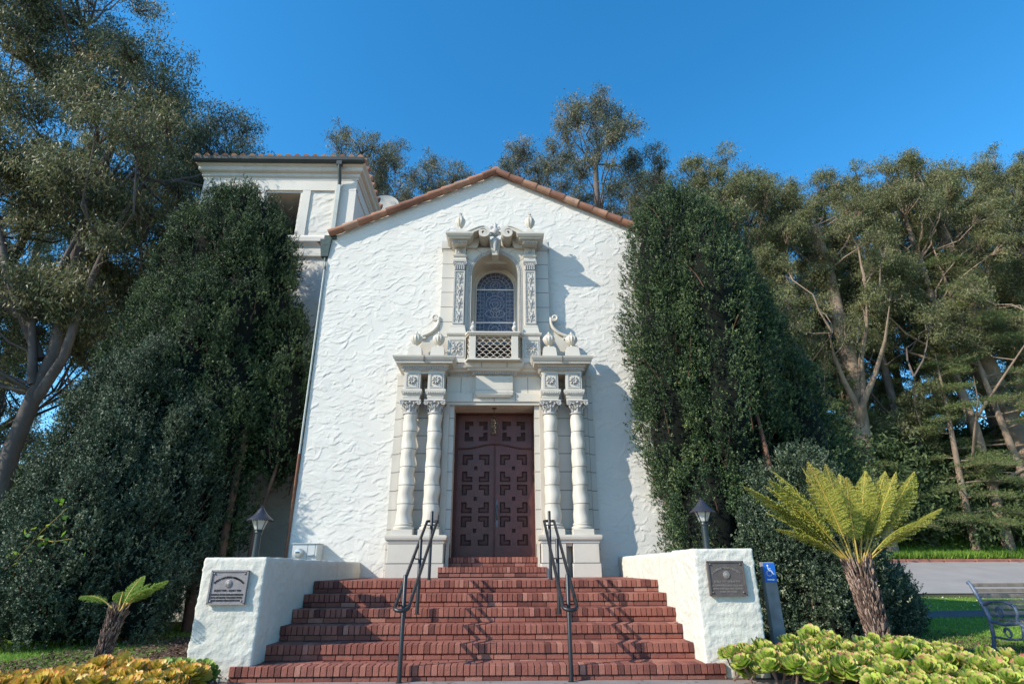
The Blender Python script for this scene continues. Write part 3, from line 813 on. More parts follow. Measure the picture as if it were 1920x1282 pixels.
for (x0, x1) in ((-2.06, -1.19), (0.86, 1.73)):
    e = empty('cornice_block', ((x0 + x1) / 2, -.3, 5.06), None, None); e.parent = chapel; e.location = Vector(((x0 + x1) / 2, -.3, 5.06)) - absloc(chapel)
    b = MB(); b.molding(x0, x1, -.02, -.60, [(0.0, 5.055), (.03, 5.06), (.03, 5.12), (.07, 5.14), (.07, 5.165), (.16, 5.18), (.165, 5.215), (.19, 5.24), (.22, 5.29), (.23, 5.325)])
    b.box(x0, x1, -.58, -.02, 5.0, 5.056)
    b.build('cornice', 'terra', e)
    b = MB(); dentils(b, x0 - .02, x1 + .02, -.635, 5.075, 5.12)
    for k in range(10):
        for xx in (x0 - .03, x1 + .03): b.box(xx - .03, xx + .03, -.6 + k * .055, -.575 + k * .055, 5.075, 5.12)
    b.build('dentil_row', 'terra_o', e)
    g = MB(); xm = (x0 + x1) / 2; g.box(xm - .005, xm + .005, -.832, -.6, 5.20, 5.328); g.build('joint', 'groove', e)
# middle lintel with hanging tablet
e = empty('lintel', (CX, -.2, 4.45), None, None); e.parent = chapel; e.location = Vector((CX, -.2, 4.45)) - absloc(chapel)
b = MB(); b.bbox(-1.19, 0.91, -.29, .0, 4.467, 4.66, .006); b.box(-1.18, 0.90, -.23, .0, 4.66, 5.10)
b.molding(-1.10, 0.82, -.02, -.23, [(0, 5.04), (.02, 5.05), (.02, 5.10), (.06, 5.12), (.10, 5.14), (.11, 5.17), (.15, 5.20), (.17, 5.26), (.17, 5.30)])
b.build('lintel_beam', 'terra', e)
b = MB(); b.bbox(-.55, .26, -.33, -.23, 4.72, 5.04, .008); b.frustum(-.50, .21, -.34, -.23, 4.55, 4.60, -.03)
b.molding(-.50, .21, -.23, -.30, [(0.0, 4.56), (.04, 4.60), (.055, 4.66), (.05, 4.70), (.02, 4.72)])
b.molding(-.62, .33, -.02, -.30, [(0.0, 5.06), (.02, 5.10), (.06, 5.12), (.10, 5.14), (.11, 5.17), (.15, 5.20), (.17, 5.26), (.17, 5.303)])
b.build('tablet', 'terra', e)
b = MB(); dentils(b, -1.12, -.62, -.25, 5.06, 5.10, d=.035); dentils(b, .33, .84, -.25, 5.06, 5.10, d=.035); dentils(b, -.62, .33, -.325, 5.07, 5.11, d=.03)
b.build('dentil_row', 'terra_o', e)
g = MB()
for x in (-.87, -.145, .585): g.box(x - .005, x + .005, -.2315, -.2, 4.66, 5.04)
for x in (-.60, -.145, .31): g.box(x - .005, x + .005, -.2915, -.25, 4.47, 4.655)
for x in (-.42, .13): g.box(x - .005, x + .005, -.474, -.3, 5.2, 5.306)
g.build('joint', 'groove', e)

# --- urns on blocks above the cornice
URN = [(.03, 0), (.055, .008), (.055, .02), (.03, .035), (.028, .05), (.06, .075), (.098, .12), (.118, .17), (.122, .21), (.11, .245), (.085, .27), (.07, .28), (.078, .288), (.065, .30), (.045, .315), (.02, .33), (.022, .345), (.018, .36), (0.004, .375)]
for i, cx in enumerate((-1.865, -1.375, 1.055, 1.555)):
    e = empty('urn', (cx, -.45, 5.32), None, None); e.parent = chapel; e.location = Vector((cx, -.45, 5.32)) - absloc(chapel)
    b = MB(); b.frustum(cx - .165, cx + .165, -.62, -.30, 5.327, 5.60, .03); b.box(cx - .11, cx + .11, -.56, -.34, 5.60, 5.64)
    b.build('urn_block', 'terra', e)
    b = MB(); b.lathe([(r * 1.12, z * 1.03) for r, z in URN], (cx, -.45, 5.64), 48, flute=.12, nf=12); b.build('urn_body', 'terra', e, smooth=50)

# --- upper window aedicule
aed = empty('window_surround', (CX, -.1, 5.3), None, None); aed.parent = chapel; aed.location = Vector((CX, -.1, 5.3)) - absloc(chapel); AED = -.10
AX, AR, ASP = -.150, .54, 7.56                       # arch centre, radius, spring height
def arch_plate(b, x0, x1, z0, z1, yf, yb, r=AR, sp=ASP, n=28):
    """wall plate with a round headed opening, front and reveal"""
    A = [(AX - r, z0)] + [(AX + r * math.cos(t), sp + r * math.sin(t)) for t in np.linspace(math.pi, 0, n)] + [(AX + r, z0)]
    O = []
    for x, z in A:
        if z <= sp + 1e-6: O.append((x0 if x < AX else x1, z))
        else:
            t = math.atan2(z - sp, x - AX); ca, sa = math.cos(t), math.sin(t)
            k = min((x1 - AX) / abs(ca) if abs(ca) > 1e-6 else 99, (z1 - sp) / sa if sa > 1e-6 else 99)
            O.append((AX + ca * k, sp + sa * k))
    V = []; F = []
    for (x, z), (u, w) in zip(A, O): V += [(x, yf, z), (u, yf, w), (x, yb, z), (u, yb, w)]
    for i in range(len(A) - 1):
        a = 4 * i; c = a + 4
        F += [(a, c, c + 1, a + 1), (a, a + 2, c + 2, c), (a + 1, c + 1, c + 3, a + 3)]
    # corner fills
    k = len(V); V += [(x0, yf, z1), (x1, yf, z1)]
    b.add(V, F)
    for s, xc in ((0, x0), (1, x1)):
        best = min(range(len(O)), key=lambda i: (O[i][0] - xc) ** 2 + (O[i][1] - z1) ** 2)
        for i in (best - 1, best):
            p, q = O[i], O[i + 1]
            b.add([(p[0], yf, p[1]), (q[0], yf, q[1]), (xc, yf, z1)], [(0, 1, 2), (2, 1, 0)])
b = MB(); b.box(-1.40, -.80, -.09, .16, 5.3, 8.30); b.box(.50, 1.11, -.09, .16, 5.3, 8.30)
b.box(-1.44, -.80, -.11, .16, 8.30, 8.50); b.box(.50, 1.15, -.11, .16, 8.30, 8.50); b.box(-.80, .50, -.09, .16, 8.24, 8.50)
b.build('surround_slab', 'terra_j', aed)
b = MB(); arch_plate(b, -.84, .54, 5.3, 8.26, -.20, .13); b.build('arch_plate', 'terra', aed, smooth=35)
b = MB()                                             # warm toned soffit / reveal of the niche
n = 30; V = []; F = []
path = [(AX - AR + .004, 5.3)] + [(AX + (AR - .004) * math.cos(t), ASP + (AR - .004) * math.sin(t)) for t in np.linspace(math.pi, 0, n)] + [(AX + AR - .004, 5.3)]
for x, z in path: V += [(x, -.199, z), (x, .52, z)]
for i in range(len(path) - 1): F.append((2 * i, 2 * i + 1, 2 * i + 3, 2 * i + 2))
b.add(V, F); b.build('arch_soffit', 'terra_w', aed, smooth=40)
b = MB()                                             # egg-and-dart border
for t in np.linspace(math.pi + .0, 0, 44):
    x = AX + (AR + .045) * math.cos(t); z = ASP + (AR + .045) * math.sin(t)
    b.lathe([(0, -.022), (.017, -.012), (.02, 0), (.017, .012), (0, .022)], (x, -.205, z), 6)
for z in np.arange(6.0, ASP, .042):
    for sx in (-1, 1): b.lathe([(0, -.022), (.017, -.012), (.02, 0), (.017, .012), (0, .022)], (AX + sx * (AR + .045), -.205, z), 6)
for rr in (AR + .012, AR + .085):
    b.tube([(AX - rr, -.20, 5.9)] + [(AX + rr * math.cos(t), -.20, ASP + rr * math.sin(t)) for t in np.linspace(math.pi, 0, 36)] + [(AX + rr, -.20, 5.9)], .012, n=6)
b.build('arch_border', 'terra_o', aed, smooth=50)
g = MB()
for t in (.55, 1.05, math.pi - 1.05, math.pi - .55):
    p = [(AX + r * math.cos(t), -.2015, ASP + r * math.sin(t)) for r in (AR + .1, AR + .36)]
    g.tube([(x, y, min(z, 8.22)) for x, y, z in p], .003, n=4)
g.build('joint', 'groove', aed)
# window in the niche
win = empty('window', (AX, .4, 5.4), None, None); win.parent = chapel; win.location = Vector((AX, .4, 5.4)) - absloc(chapel)
WR, WSP = .455, 7.52
def arch_path(r, z0, y, n=32, sp=WSP): return [(AX - r, y, z0)] + [(AX + r * math.cos(t), y, sp + r * math.sin(t)) for t in np.linspace(math.pi, 0, n)] + [(AX + r, y, z0)]
b = MB()
P1 = arch_path(WR, 5.3, .34); P2 = arch_path(AR + .03, 5.3, .34); P3 = arch_path(WR, 5.3, .44); P4 = arch_path(WR + .04, 5.3, .30)
V = []; F = []
for p, q, r_3 in zip(P1, P2, P3): V += [p, q, r_3]
for i in range(len(P1) - 1): F += [(3 * i, 3 * i + 3, 3 * i + 4, 3 * i + 1), (3 * i, 3 * i + 2, 3 * i + 5, 3 * i + 3)]
b.add(V, F); b.tube(arch_path(WR + .012, 5.3, .335), .018, n=8)
b.build('window_frame', 'terra', win, smooth=40)
b = MB(); poly = [(x, z) for x, y, z in arch_path(WR + .01, 5.3, 0)]
b.prism([(x, z) for x, z in reversed(poly)], .42, .44); b.build('glass', 'glass', win)
b = MB()
for z in (7.50, 6.62): b.box(AX - WR, AX + WR, .395, .415, z - .012, z + .012)
b.build('glazing_bar', 'white', win)
b = MB()                                             # lead tracery: borders, rings and scrolls
lead = lambda pts, closed=False, r=.005: b.tube([(x, .416, z) for x, z in pts], r, n=4, closed=closed)
for dx_ in (-.36, -.27, .27, .36): lead([(AX + dx_, 5.4), (AX + dx_, WSP + .1)])
for z in np.arange(5.5, 7.6, .10):
    lead([(AX - .45, z), (AX - .27, z)]); lead([(AX + .27, z), (AX + .45, z)])
for rr in (.36, .27): lead([(AX + rr * math.cos(t), WSP + rr * math.sin(t)) for t in np.linspace(0, math.pi, 24)])
for k in range(11):
    t = math.pi * (k + .5) / 11; lead([(AX + .27 * math.cos(t), WSP + .27 * math.sin(t)), (AX + .45 * math.cos(t), WSP + .45 * math.sin(t))])
for (cx, cz, rr) in ((0, 7.62, .12), (0, 7.62, .06), (0, 7.12, .22), (0, 7.12, .14), (0, 7.12, .07), (-.13, 6.85, .1), (.13, 6.85, .1), (0, 6.45, .16), (0, 6.45, .08), (-.14, 7.38, .08), (.14, 7.38, .08)):
    lead([(AX + cx + rr * math.cos(t), cz + rr * math.sin(t)) for t in np.linspace(0, 2 * math.pi, 20)[:-1]], True, .006)
for sx in (-1, 1):
    for cz in (6.95, 6.25, 5.9):
        lead([(AX + sx * (.02 + .2 * t * math.cos(5 * t)), cz + .2 * t * math.sin(5 * t)) for t in np.linspace(0, 1.2, 20)], False, .006)
b.build('lead_tracery', 'leadm', win)

# pilasters with arabesque panels
def arabesque(b, cx, z0, z1, y, w):
    n = max(int((z1 - z0) / (w * 1.5)), 1); h = (z1 - z0) / n
    for k in range(n):
        zc = z0 + h * (k + .5)
        for sx in (-1, 1):
            spiral_tube(b, cx + sx * w * .27, zc + h * .10, w * .23, 1.3, y, .010, d=sx, a0=-math.pi / 2, n=12)
            spiral_tube(b, cx + sx * w * .25, zc - h * .28, w * .17, 1.1, y, .009, d=-sx, a0=math.pi / 2, n=10)
            b.tube([(cx, y, zc - h * .48), (cx + sx * w * .12, y - .006, zc - h * .1), (cx + sx * w * .3, y, zc + h * .42)], [.008, .016, .004], n=5)
        b.lathe([(0, -.035), (.018, -.018), (.024, 0), (.014, .02), (0, .045)], (cx, y - .006, zc), 8)
        b.lathe([(0, -.02), (.016, 0), (0, .02)], (cx, y - .004, zc + h * .4), 6)
for cx in (-.975, .665):
    e = empty('pilaster', (cx, -.2, 5.3), None, None); e.parent = aed; e.location = Vector((cx, -.2, 5.3)) - absloc(aed)
    b = MB()
    b.bbox(cx - .20, cx + .20, -.34, -.05, 5.3, 5.92, .006); b.molding(cx - .19, cx + .19, -.05, -.33, [(0, 5.92), (.03, 5.94), (.045, 5.97), (.045, 6.0), (0, 6.02)])
    b.frustum(cx - .19, cx + .19, -.33, -.05, 6.02, 6.16, .03); b.molding(cx - .135, cx + .135, -.05, -.27, [(0.02, 6.16), (.025, 6.19), (0, 6.22)])
    b.box(cx - .125, cx + .125, -.265, -.05, 6.2, 7.62)
    b.box(cx - .13, cx + .13, -.27, -.05, 7.86, 8.22)
    b.molding(cx - .125, cx + .125, -.05, -.265, [(.02, 7.86), (.03, 7.89), (.01, 7.92), (.01, 7.95), (.035, 7.98), (.045, 8.01), (.0, 8.02)])
    b.build('pilaster_shaft', 'terra', e)
    b = MB()
    for (xa, xb, za, zb) in ((-.125, -.095, 6.25, 7.6), (.095, .125, 6.25, 7.6), (-.095, .095, 6.25, 6.28), (-.095, .095, 7.57, 7.6)):
        b.box(cx + xa, cx + xb, -.285, -.264, za, zb)
    arabesque(b, cx, 6.29, 7.56, -.272, .19)
    f = .14
    for (xa, xb, za, zb) in ((-f - .02, -f, 5.42, 5.84), (f, f + .02, 5.42, 5.84), (-f, f, 5.42, 5.44), (-f, f, 5.82, 5.84)): b.box(cx + xa, cx + xb, -.352, -.338, za, zb)
    rosette(b, cx, 5.63, -.347, .13); spiral_tube(b, cx - .07, 5.74, .05, 1.2, -.347, .01); spiral_tube(b, cx + .07, 5.74, .05, 1.2, -.347, .01, d=-1, a0=math.pi)
    spiral_tube(b, cx - .07, 5.52, .05, 1.2, -.347, .01, d=-1); spiral_tube(b, cx + .07, 5.52, .05, 1.2, -.347, .01, a0=math.pi)
    for (xa, xb, za, zb) in ((-.10, .10, 8.06, 8.075), (-.10, .10, 8.185, 8.2), (-.10, -.085, 8.075, 8.185), (.085, .10, 8.075, 8.185)): b.box(cx + xa, cx + xb, -.284, -.268, za, zb)
    rosette(b, cx, 8.13, -.277, .065)
    b.build('relief_panel', 'terra_o', e, smooth=50)
    b = MB()                                         # composite capital
    b.frustum(cx - .115, cx + .115, -.28, -.05, 7.62, 7.82, -.02); b.box(cx - .155, cx + .155, -.315, -.05, 7.825, 7.858)
    for k in range(5):
        x = cx - .1 + .05 * k; b.tube([(x, -.285, 7.63), (x, -.30, 7.69), (x, -.325, 7.735), (x, -.32, 7.72)], [.02, .02, .012, .005], n=6)
    for k in range(4):
        x = cx - .075 + .05 * k; b.tube([(x, -.285, 7.68), (x, -.305, 7.75), (x, -.33, 7.79)], [.018, .018, .008], n=6)
    for sx in (-1, 1): spiral_tube(b, cx + sx * .125, 7.785, .042, 1.5, -.31, .013, d=-sx, a0=math.pi / 2)
    b.build('capital', 'terra_o', e, smooth=50)

# broken pediment: cornice ends sweeping up into scrolls
for sx in (-1, 1):
    e = empty('pediment_scroll', (CX + sx * .8, -.3, 8.2), None, None); e.parent = aed; e.location = Vector((CX + sx * .8, -.3, 8.2)) - absloc(aed)
    xo = -.98 if sx < 0 else .67
    b = MB()
    b.molding(xo - .155, xo + .155, -.05, -.46, [(0, 8.215), (.015, 8.22), (.015, 8.27), (.04, 8.29), (.10, 8.30), (.11, 8.33), (.14, 8.35), (.17, 8.40), (.17, 8.44), (0.0, 8.455)])
    b.build('cornice', 'terra', e)
    d = MB(); dentils(d, xo - .16, xo + .16, -.478, 8.225, 8.268); 
    for k in range(7):
        for xx in (xo - .17, xo + .17): d.box(xx - .02, xx + .02, -.45 + k * .06, -.42 + k * .06, 8.225, 8.268)
    d.build('dentil_row', 'terra_o', e)
    # swept band
    cxs = CX + sx * .285; czs = 8.47; R0 = .125
    c = []
    xs_ = xo - sx * .17
    for t in np.linspace(0, 1, 10):
        x = (xo - sx * .02) + ((cxs) - (xo - sx * .02)) * t; z = 8.40 + (czs + R0 - 8.40) * (3 * t * t - 2 * t ** 3); c.append((x, z))
    for t in np.linspace(0, 1.55, 26)[1:]:
        a = math.pi / 2 - (-sx) * t * 2 * math.pi * -1 * 1.0
        a = math.pi / 2 + (sx) * t * 2 * math.pi
        r = R0 * (1 - t * .50); c.append((cxs + r * math.cos(a), czs + r * math.sin(a)))
    b = MB(); V = []; F = []
    for i, (x, z) in enumerate(c):
        p = c[max(i - 1, 0)]; q = c[min(i + 1, len(c) - 1)]; tx, tz = q[0] - p[0], q[1] - p[1]; l = math.hypot(tx, tz) or 1
        nx_, nz_ = -tz / l * .5, tx / l * .5
        if nz_ * (1) < 0 and i < 10: nx_, nz_ = -nx_, -nz_
        th = .105 if i < 10 else .095 * (1 - .6 * (i - 10) / 25)
        if i >= 10:
            ax, az = x - cxs, z - czs; ll = math.hypot(ax, az) or 1; nx_, nz_ = ax / ll * .5, az / ll * .5
        V += [(x + nx_ * th, -.58, z + nz_ * th), (x - nx_ * th, -.58, z - nz_ * th), (x + nx_ * th, -.06, z + nz_ * th), (x - nx_ * th, -.06, z - nz_ * th)]
    for i in range(len(c) - 1):
        a = 4 * i; k = a + 4; F += [(a, a + 1, k + 1, k), (a, k, k + 2, a + 2), (a + 1, a + 3, k + 3, k + 1)]
    F += [(0, 2, 3, 1), (4 * len(c) - 4, 4 * len(c) - 3, 4 * len(c) - 1, 4 * len(c) - 2)]
    b.add(V, F)
    b.tube([(x, -.585, z + .03) for x, z in c[:10]], .014, n=6)
    lo = [(xo - sx * .12, 8.22), (cxs + sx * .16, 8.22), (cxs + sx * .10, czs - .06)] + [c[7], c[5], c[3], c[1]]
    if sx > 0: lo = lo[::-1]
    b.prism(lo if sx < 0 else lo, -.28, -.06)
    b.build('scroll', 'terra', e, smooth=40)
    # finial
    u = MB(); u.frustum(xo - .10, xo + .10, -.58, -.38, 8.45, 8.56, .02)
    u.lathe([(r * 1.02, z * 1.25) for r, z in URN], (xo, -.48, 8.56), 40, flute=.14, nf=10)
    for k in range(6):
        a = k * math.pi / 3; u.tube([(xo, -.48, 8.98), (xo + .035 * math.cos(a), -.48 + .035 * math.sin(a), 9.02), (xo + .02 * math.cos(a), -.48 + .02 * math.sin(a), 9.06)], [.012, .012, .003], n=5)
    u.build('finial', 'terra', aed, smooth=50)
b = MB()                                             # keystone and cartouche
b.prism([(-.215, 7.98), (-.085, 7.98), (-.01, 8.40), (-.29, 8.40)], -.36, -.06)
b.build('keystone', 'terra', aed)
b = MB()
b.tube([(-.15, -.38, 8.40), (-.15, -.43, 8.30), (-.15, -.44, 8.20), (-.15, -.40, 8.05)], [.05, .075, .055, .02], n=10)
b.lathe([(.02, -.12), (.07, -.08), (.10, 0), (.085, .07), (.03, .12)], (-.15, -.42, 8.55), 16)
for sx in (-1, 1):
    spiral_tube(b, -.15 + sx * .10, 8.50, .06, 1.4, -.44, .02, d=sx, a0=0)
    spiral_tube(b, -.15 + sx * .08, 8.66, .05, 1.3, -.44, .018, d=-sx, a0=0)
    b.tube([(-.15, -.42, 8.42), (-.15 + sx * .07, -.44, 8.36), (-.15 + sx * .05, -.43, 8.28)], .018, n=6)
b.tube([(-.15, -.42, 8.66), (-.15, -.43, 8.74), (-.15, -.40, 8.84)], [.05, .045, .01], n=8)
for k in range(5):
    a = math.pi * (k + .5) / 5; b.tube([(-.15, -.40, 8.68), (-.15 + .11 * math.cos(a), -.42, 8.68 + .14 * math.sin(a))], [.02, .008], n=6)
b.build('cartouche', 'terra_o', aed, smooth=60)
# side volutes
for sx in (-1, 1):
    xw = -1.40 if sx < 0 else 1.11
    b = MB(); hx_, hz_ = xw + sx * .112, 6.48
    sp_ = []
    for t in np.linspace(0, 1, 30):
        ang = 2 * math.pi * 1.5 * t + math.pi; r = .018 + .068 * t
        sp_.append((hx_ - sx * r * math.cos(ang), hz_ + r * math.sin(ang)))
    band = [(xw + sx * .025, 6.42), (xw + sx * .03, 6.34), (xw + sx * .06, 6.25), (xw + sx * .12, 6.17), (xw + sx * .20, 6.10), (xw + sx * .30, 6.05), (xw + sx * .38, 6.02)]
    pp = sp_ + band; n = len(pp)
    b.tube([(x, -.10, z) for x, z in pp], [.016 + .026 * min(1, i / 34) for i in range(n)], n=8)
    poly = [(xw, 5.32), (xw, 6.42)] + band[:] + [(xw + sx * .38, 5.98), (xw + sx * .38, 5.86), (xw + sx * .48, 5.74), (xw + sx * .62, 5.66), (xw + sx * .72, 5.52), (xw + sx * .74, 5.32)]
    if sx > 0: poly = poly[::-1]
    b.prism(poly, -.07, .14)
    b.box(min(xw + sx * .30, xw + sx * .44), max(xw + sx * .30, xw + sx * .44), -.12, .14, 5.95, 6.0)
    b.build('side_volute', 'terra', aed, smooth=50)

aed.location.y += AED
# --- balcony
bal = empty('balcony', (CX, -.4, 5.3), None, None); bal.parent = chapel; bal.location = Vector((CX, -.4, 5.3)) - absloc(chapel)
b = MB(); fl = [(-.86, -.16), (-.69, -.60), (.37, -.60), (.55, -.16)]
def poly_slab(b, pl, z0, z1, o=0.0):
    c = CX; P = [((x + (o if x > c else -o)), y - (o if y < -.3 else 0)) for x, y in pl]; n = len(P)
    b.add([(x, y, z0) for x, y in P] + [(x, y, z1) for x, y in P], [tuple(range(n))[::-1], tuple(range(n, 2 * n))] + [(i, (i + 1) % n, n + (i + 1) % n, n + i) for i in range(n)])
poly_slab(b, fl, 5.303, 5.34, .03)
b.build('balcony_floor', 'terra', bal)
b = MB(); poly_slab(b, fl, 5.885, 5.92, .025); poly_slab(b, fl, 5.92, 5.955, .045)
inner = b
b.build('top_rail', 'terra', bal)
for x0, x1 in ((-.695, -.55), (.225, .375)):
    b = MB(); b.bbox(x0, x1, -.60, -.47, 5.34, 5.885, .006); b.build('post', 'terra', bal)
def grille(b, P, Q, z0, z1, cols, rows):
    P = Vector((P[0], P[1], 0)); Q = Vector((Q[0], Q[1], 0)); W = (Q - P).length; D = (Q - P) / W
    w = W / cols; h = (z1 - z0) / rows
    for r in range(rows + 1):
        o = 0 if r % 2 == 0 else -.5
        for c in range(cols + 1):
            pts = []
            for t in np.linspace(0, 1, 9):
                s = (c + o + t) * w; z = z0 + r * h + h * .92 * math.sqrt(max(0, 1 - (2 * t - 1) ** 2))
                if -1e-6 <= s <= W + 1e-6 and z <= z1 + 1e-6: pts.append(P + D * s + Vector((0, 0, z)))
            if len(pts) > 1: b.tube(pts, .0085, n=5)
for A_, B_, nc_ in (((-.55, -.565), (.225, -.565), 5), ((-.80, -.22), (-.70, -.52), 2), ((.38, -.52), (.50, -.22), 2)):
    b = MB(); grille(b, A_, B_, 5.345, 5.885, nc_, 8); b.build('scale_grille', 'terra_w', bal, smooth=50)
b = MB(); b.box(AX - .44, AX + .44, .30, .335, 5.3, 6.02); b.build('grille_shade_panel', 'dark', bal)  # dark panel added as the shade seen through the balcony grille
for x in (-.622, .30):
    b = MB(); b.lathe([(.04, 0), (.055, .01), (.05, .03), (.03, .05), (.06, .09), (.065, .13), (.045, .17), (.03, .19), (.045, .215), (.03, .25), (.01, .29)], (x, -.53, 5.955), 20)
    b.build('finial', 'terra_o', bal, smooth=50)

# ------------------------------------------------------------------ brick steps
steps = empty('brick_steps', (CX, -4.9, 0), 'wide flight of red brick steps with soldier course edges up to the door', 'steps')
SX0, SX1 = -2.735, 2.345
TREAD, Y0 = .394, -4.91
def brick_course(b, x0, x1, y0, y1, z0, z1, w, gap=.009, off=0.0, rr=random):
    x = x0 - off
    while x < x1 - 1e-4:
        a = max(x + gap / 2, x0 + .002); c = min(x + w - gap / 2, x1 - .002)
        if c - a > .012:
            j = rr.uniform(-.0015, .0015)
            b.bbox(a, c, y0 + j, y1, z0, z1 + rr.uniform(-.001, .001), .003, min(max(rr.gauss(.43, .25), 0), 1))
        x += w
for n in range(1, 7):
    zt = .165 * n; zb = zt - .165; yf = Y0 + TREAD * (n - 1)
    xa, xb = (SX0 - .22, SX1 + .16) if n == 1 else (SX0 + .0, SX1 - .0)
    if n == 1: zb = 0.03
    b = MB()
    brick_course(b, xa, xb, yf, yf + .20, zt - .098, zt, .071)                     # soldier nosing
    brick_course(b, xa, xb, yf + .016, yf + .11, max(zt - .162, 0.012), zt - .107, .205, off=.1 * (n % 2))    # stretcher
    back = yf + TREAD + .03 if n < 6 else -.02
    y = yf + .208
    k = 0
    while y < back:
        brick_course(b, xa if n > 1 else xa, xb, y, min(y + .098, back + .02), zt - .05, zt - .001, .205, off=.1 * (k % 2)); y += .106; k += 1
    st = b.build('step', 'brick', steps)
    m = MB(); m.box(xa + .005, xb - .005, yf + .026, back + (.05 if n < 6 else 0), zb if n > 1 else 0.0, zt - .006)
    m.build('mortar', 'mortar', st)
for n, (x0, x1, yf, zt) in enumerate(((-1.16, .865, -.72, 1.175), (-1.06, .765, -.36, 1.352))):
    b = MB(); brick_course(b, x0, x1, yf, yf + .2, zt - .098, zt, .071); brick_course(b, x0, x1, yf + .014, yf + .1, zt - .17, zt - .107, .205, off=.1 * n)
    yy = yf + .208
    while yy < .42: brick_course(b, x0 if yy < -.1 else -1.0, x1 if yy < -.1 else .74, yy, yy + .098, zt - .05, zt - .001, .205); yy += .106
    st = b.build('step', 'brick', steps); m = MB(); m.box(x0 + .005, x1 - .005, yf + .024, 0.0, zt - .18, zt - .006); m.box(-1.0, .74, 0.0, .5, zt - .18, zt - .006); m.build('mortar', 'mortar', st)
b = MB(); b.box(-3.0, SX1 + .3, -2.7, 0, .3, .93); b.build('landing_core', 'mortar', steps)

# ------------------------------------------------------------------ low walls with end pillars
lw = empty('stair_wall', (-3.1, -4.5, 0.05), 'low white stucco wall with broad end pillar on the left of the brick steps, shaded on its step side', 'low wall', 'low walls flanking the steps')
stucco_box('end_pillar', -3.46, -2.735, -4.865, -3.95, .0, 1.285, lw, 'stucco_p', seed=1, amp=.010, res=.022)
stucco_box('wall_run', -3.00, -2.745, -3.97, -.0, .0, 1.275, lw, 'stucco_p', seed=2, res=.045)
lw2 = empty('stair_wall', (2.8, -4.5, 0.05), 'low white stucco wall with broad end pillar on the right of the brick steps, sunlit on its step side', 'low wall', 'low walls flanking the steps')
stucco_box('end_pillar', 2.30, 3.02, -4.865, -3.95, .0, 1.365, lw2, 'stucco_p', seed=4, amp=.010, res=.022)
stucco_box('wall_run', 2.35, 2.62, -3.97, -.0, .0, 1.355, lw2, 'stucco_p', seed=5, res=.045)

# ------------------------------------------------------------------ writing helper
def text_mesh(b, body, cx, cy, cz, size, y, depth=.004, fit=None, rot=0.0, r=.5):
    cu = bpy.data.curves.new('t', 'FONT'); cu.body = body; cu.size = size; cu.align_x = 'CENTER'; cu.align_y = 'CENTER'
    cu.extrude = depth; cu.offset = size * .012; cu.resolution_u = 2
    ob = bpy.data.objects.new('t', cu); COL.objects.link(ob)
    dg = bpy.context.evaluated_depsgraph_get(); me = bpy.data.meshes.new_from_object(ob.evaluated_get(dg))
    xs = [v.co.x for v in me.vertices]; w = (max(xs) - min(xs)) if xs else 1
    k = fit / w if fit else 1.0
    ca, sa = math.cos(rot), math.sin(rot)
    vs = []
    for v in me.vertices:
        x, z = v.co.x * k, v.co.y
        vs.append((cx + x * ca - z * sa, y - v.co.z, cz + x * sa + z * ca))
    b.add(vs, [tuple(p.vertices) for p in me.polygons], r)
    bpy.data.objects.remove(ob); bpy.data.curves.remove(cu); bpy.data.meshes.remove(me)
def plaque(x0, x1, z0, z1, mat_, lmat, lines, arc, date, label):
    y = -4.885; e = empty('plaque', ((x0 + x1) / 2, y, (z0 + z1) / 2), label, 'plaque', 'bronze plaques on the stair pillars')
    w, h = x1 - x0, z1 - z0; cx = (x0 + x1) / 2
    b = MB(); b.bbox(x0, x1, y - .020, y + .03, z0, z1, .004); b.build('plate', mat_, e)
    b = MB(); t = .012
    for q in ((x0, x1, z0, z0 + t), (x0, x1, z1 - t, z1), (x0, x0 + t, z0 + t, z1 - t), (x1 - t, x1, z0 + t, z1 - t)): b.box(q[0] - .003, q[1] + .003, y - .032, y - .018, q[2] - .003, q[3] + .003)
    b.build('rim', mat_, e)
    for sx in (x0 + .035, x1 - .035):
        for sz in (z0 + .035, z1 - .035):
            b = MB(); b.lathe([(.014, -.0), (.012, .008), (.006, .014), (0.001, .016)], (0, 0, 0), 12)
            b.v = [(sx + p[0], y - .02 - p[2], sz + p[1]) for p in b.v]; b.build('bolt', mat_, e, smooth=60)
    b = MB(); R = w * .60; zc = z1 - .075 - R; n = len(arc); span = 1.42
    for i, ch in enumerate(arc):
        if ch == ' ': continue
        a = math.pi / 2 + span / 2 - span * (i + .5) / n * 1.0
        text_mesh(b, ch, cx + R * math.cos(a), 0, zc + R * math.sin(a), .030, y - .021, rot=a - math.pi / 2, fit=None)
    text_mesh(b, date, cx, 0, z0 + h * .405, .027, y - .021, fit=w * .72)
    for i, (ln, fw) in enumerate(lines): text_mesh(b, ln, cx, 0, z0 + h * (.285 - .085 * i), .025, y - .021, fit=w * fw)
    b.build('lettering', lmat, e)
    b = MB(); mz = z0 + h * .60
    b.lathe([(.038, 0), (.038, .008), (.028, .012), (.026, .008), (.018, .012), (.001, .016)], (0, 0, 0), 20)
    b.v = [(cx + p[0], y - .02 - p[2], mz + p[1] * 1.1) for p in b.v]; b.build('emblem', lmat if lmat == 'raised' else mat_, e, smooth=40)
plaque(-3.325, -2.905, .785, 1.145, 'plaque2', 'ink', [('IN HONOR OF THE CHAPLAIN ASSISTANTS', .86), ('AND ENLISTED SOLDIERS WHO', .84), ('HAVE SERVED WITH DISTINCTION', .82)],
       'CHAPLAIN ANNIVERSARY COMMEMORATION', '29 JULY 1909 – 29 JULY 1984', 'pale worn bronze plaque with dark lettering on the left stair pillar')
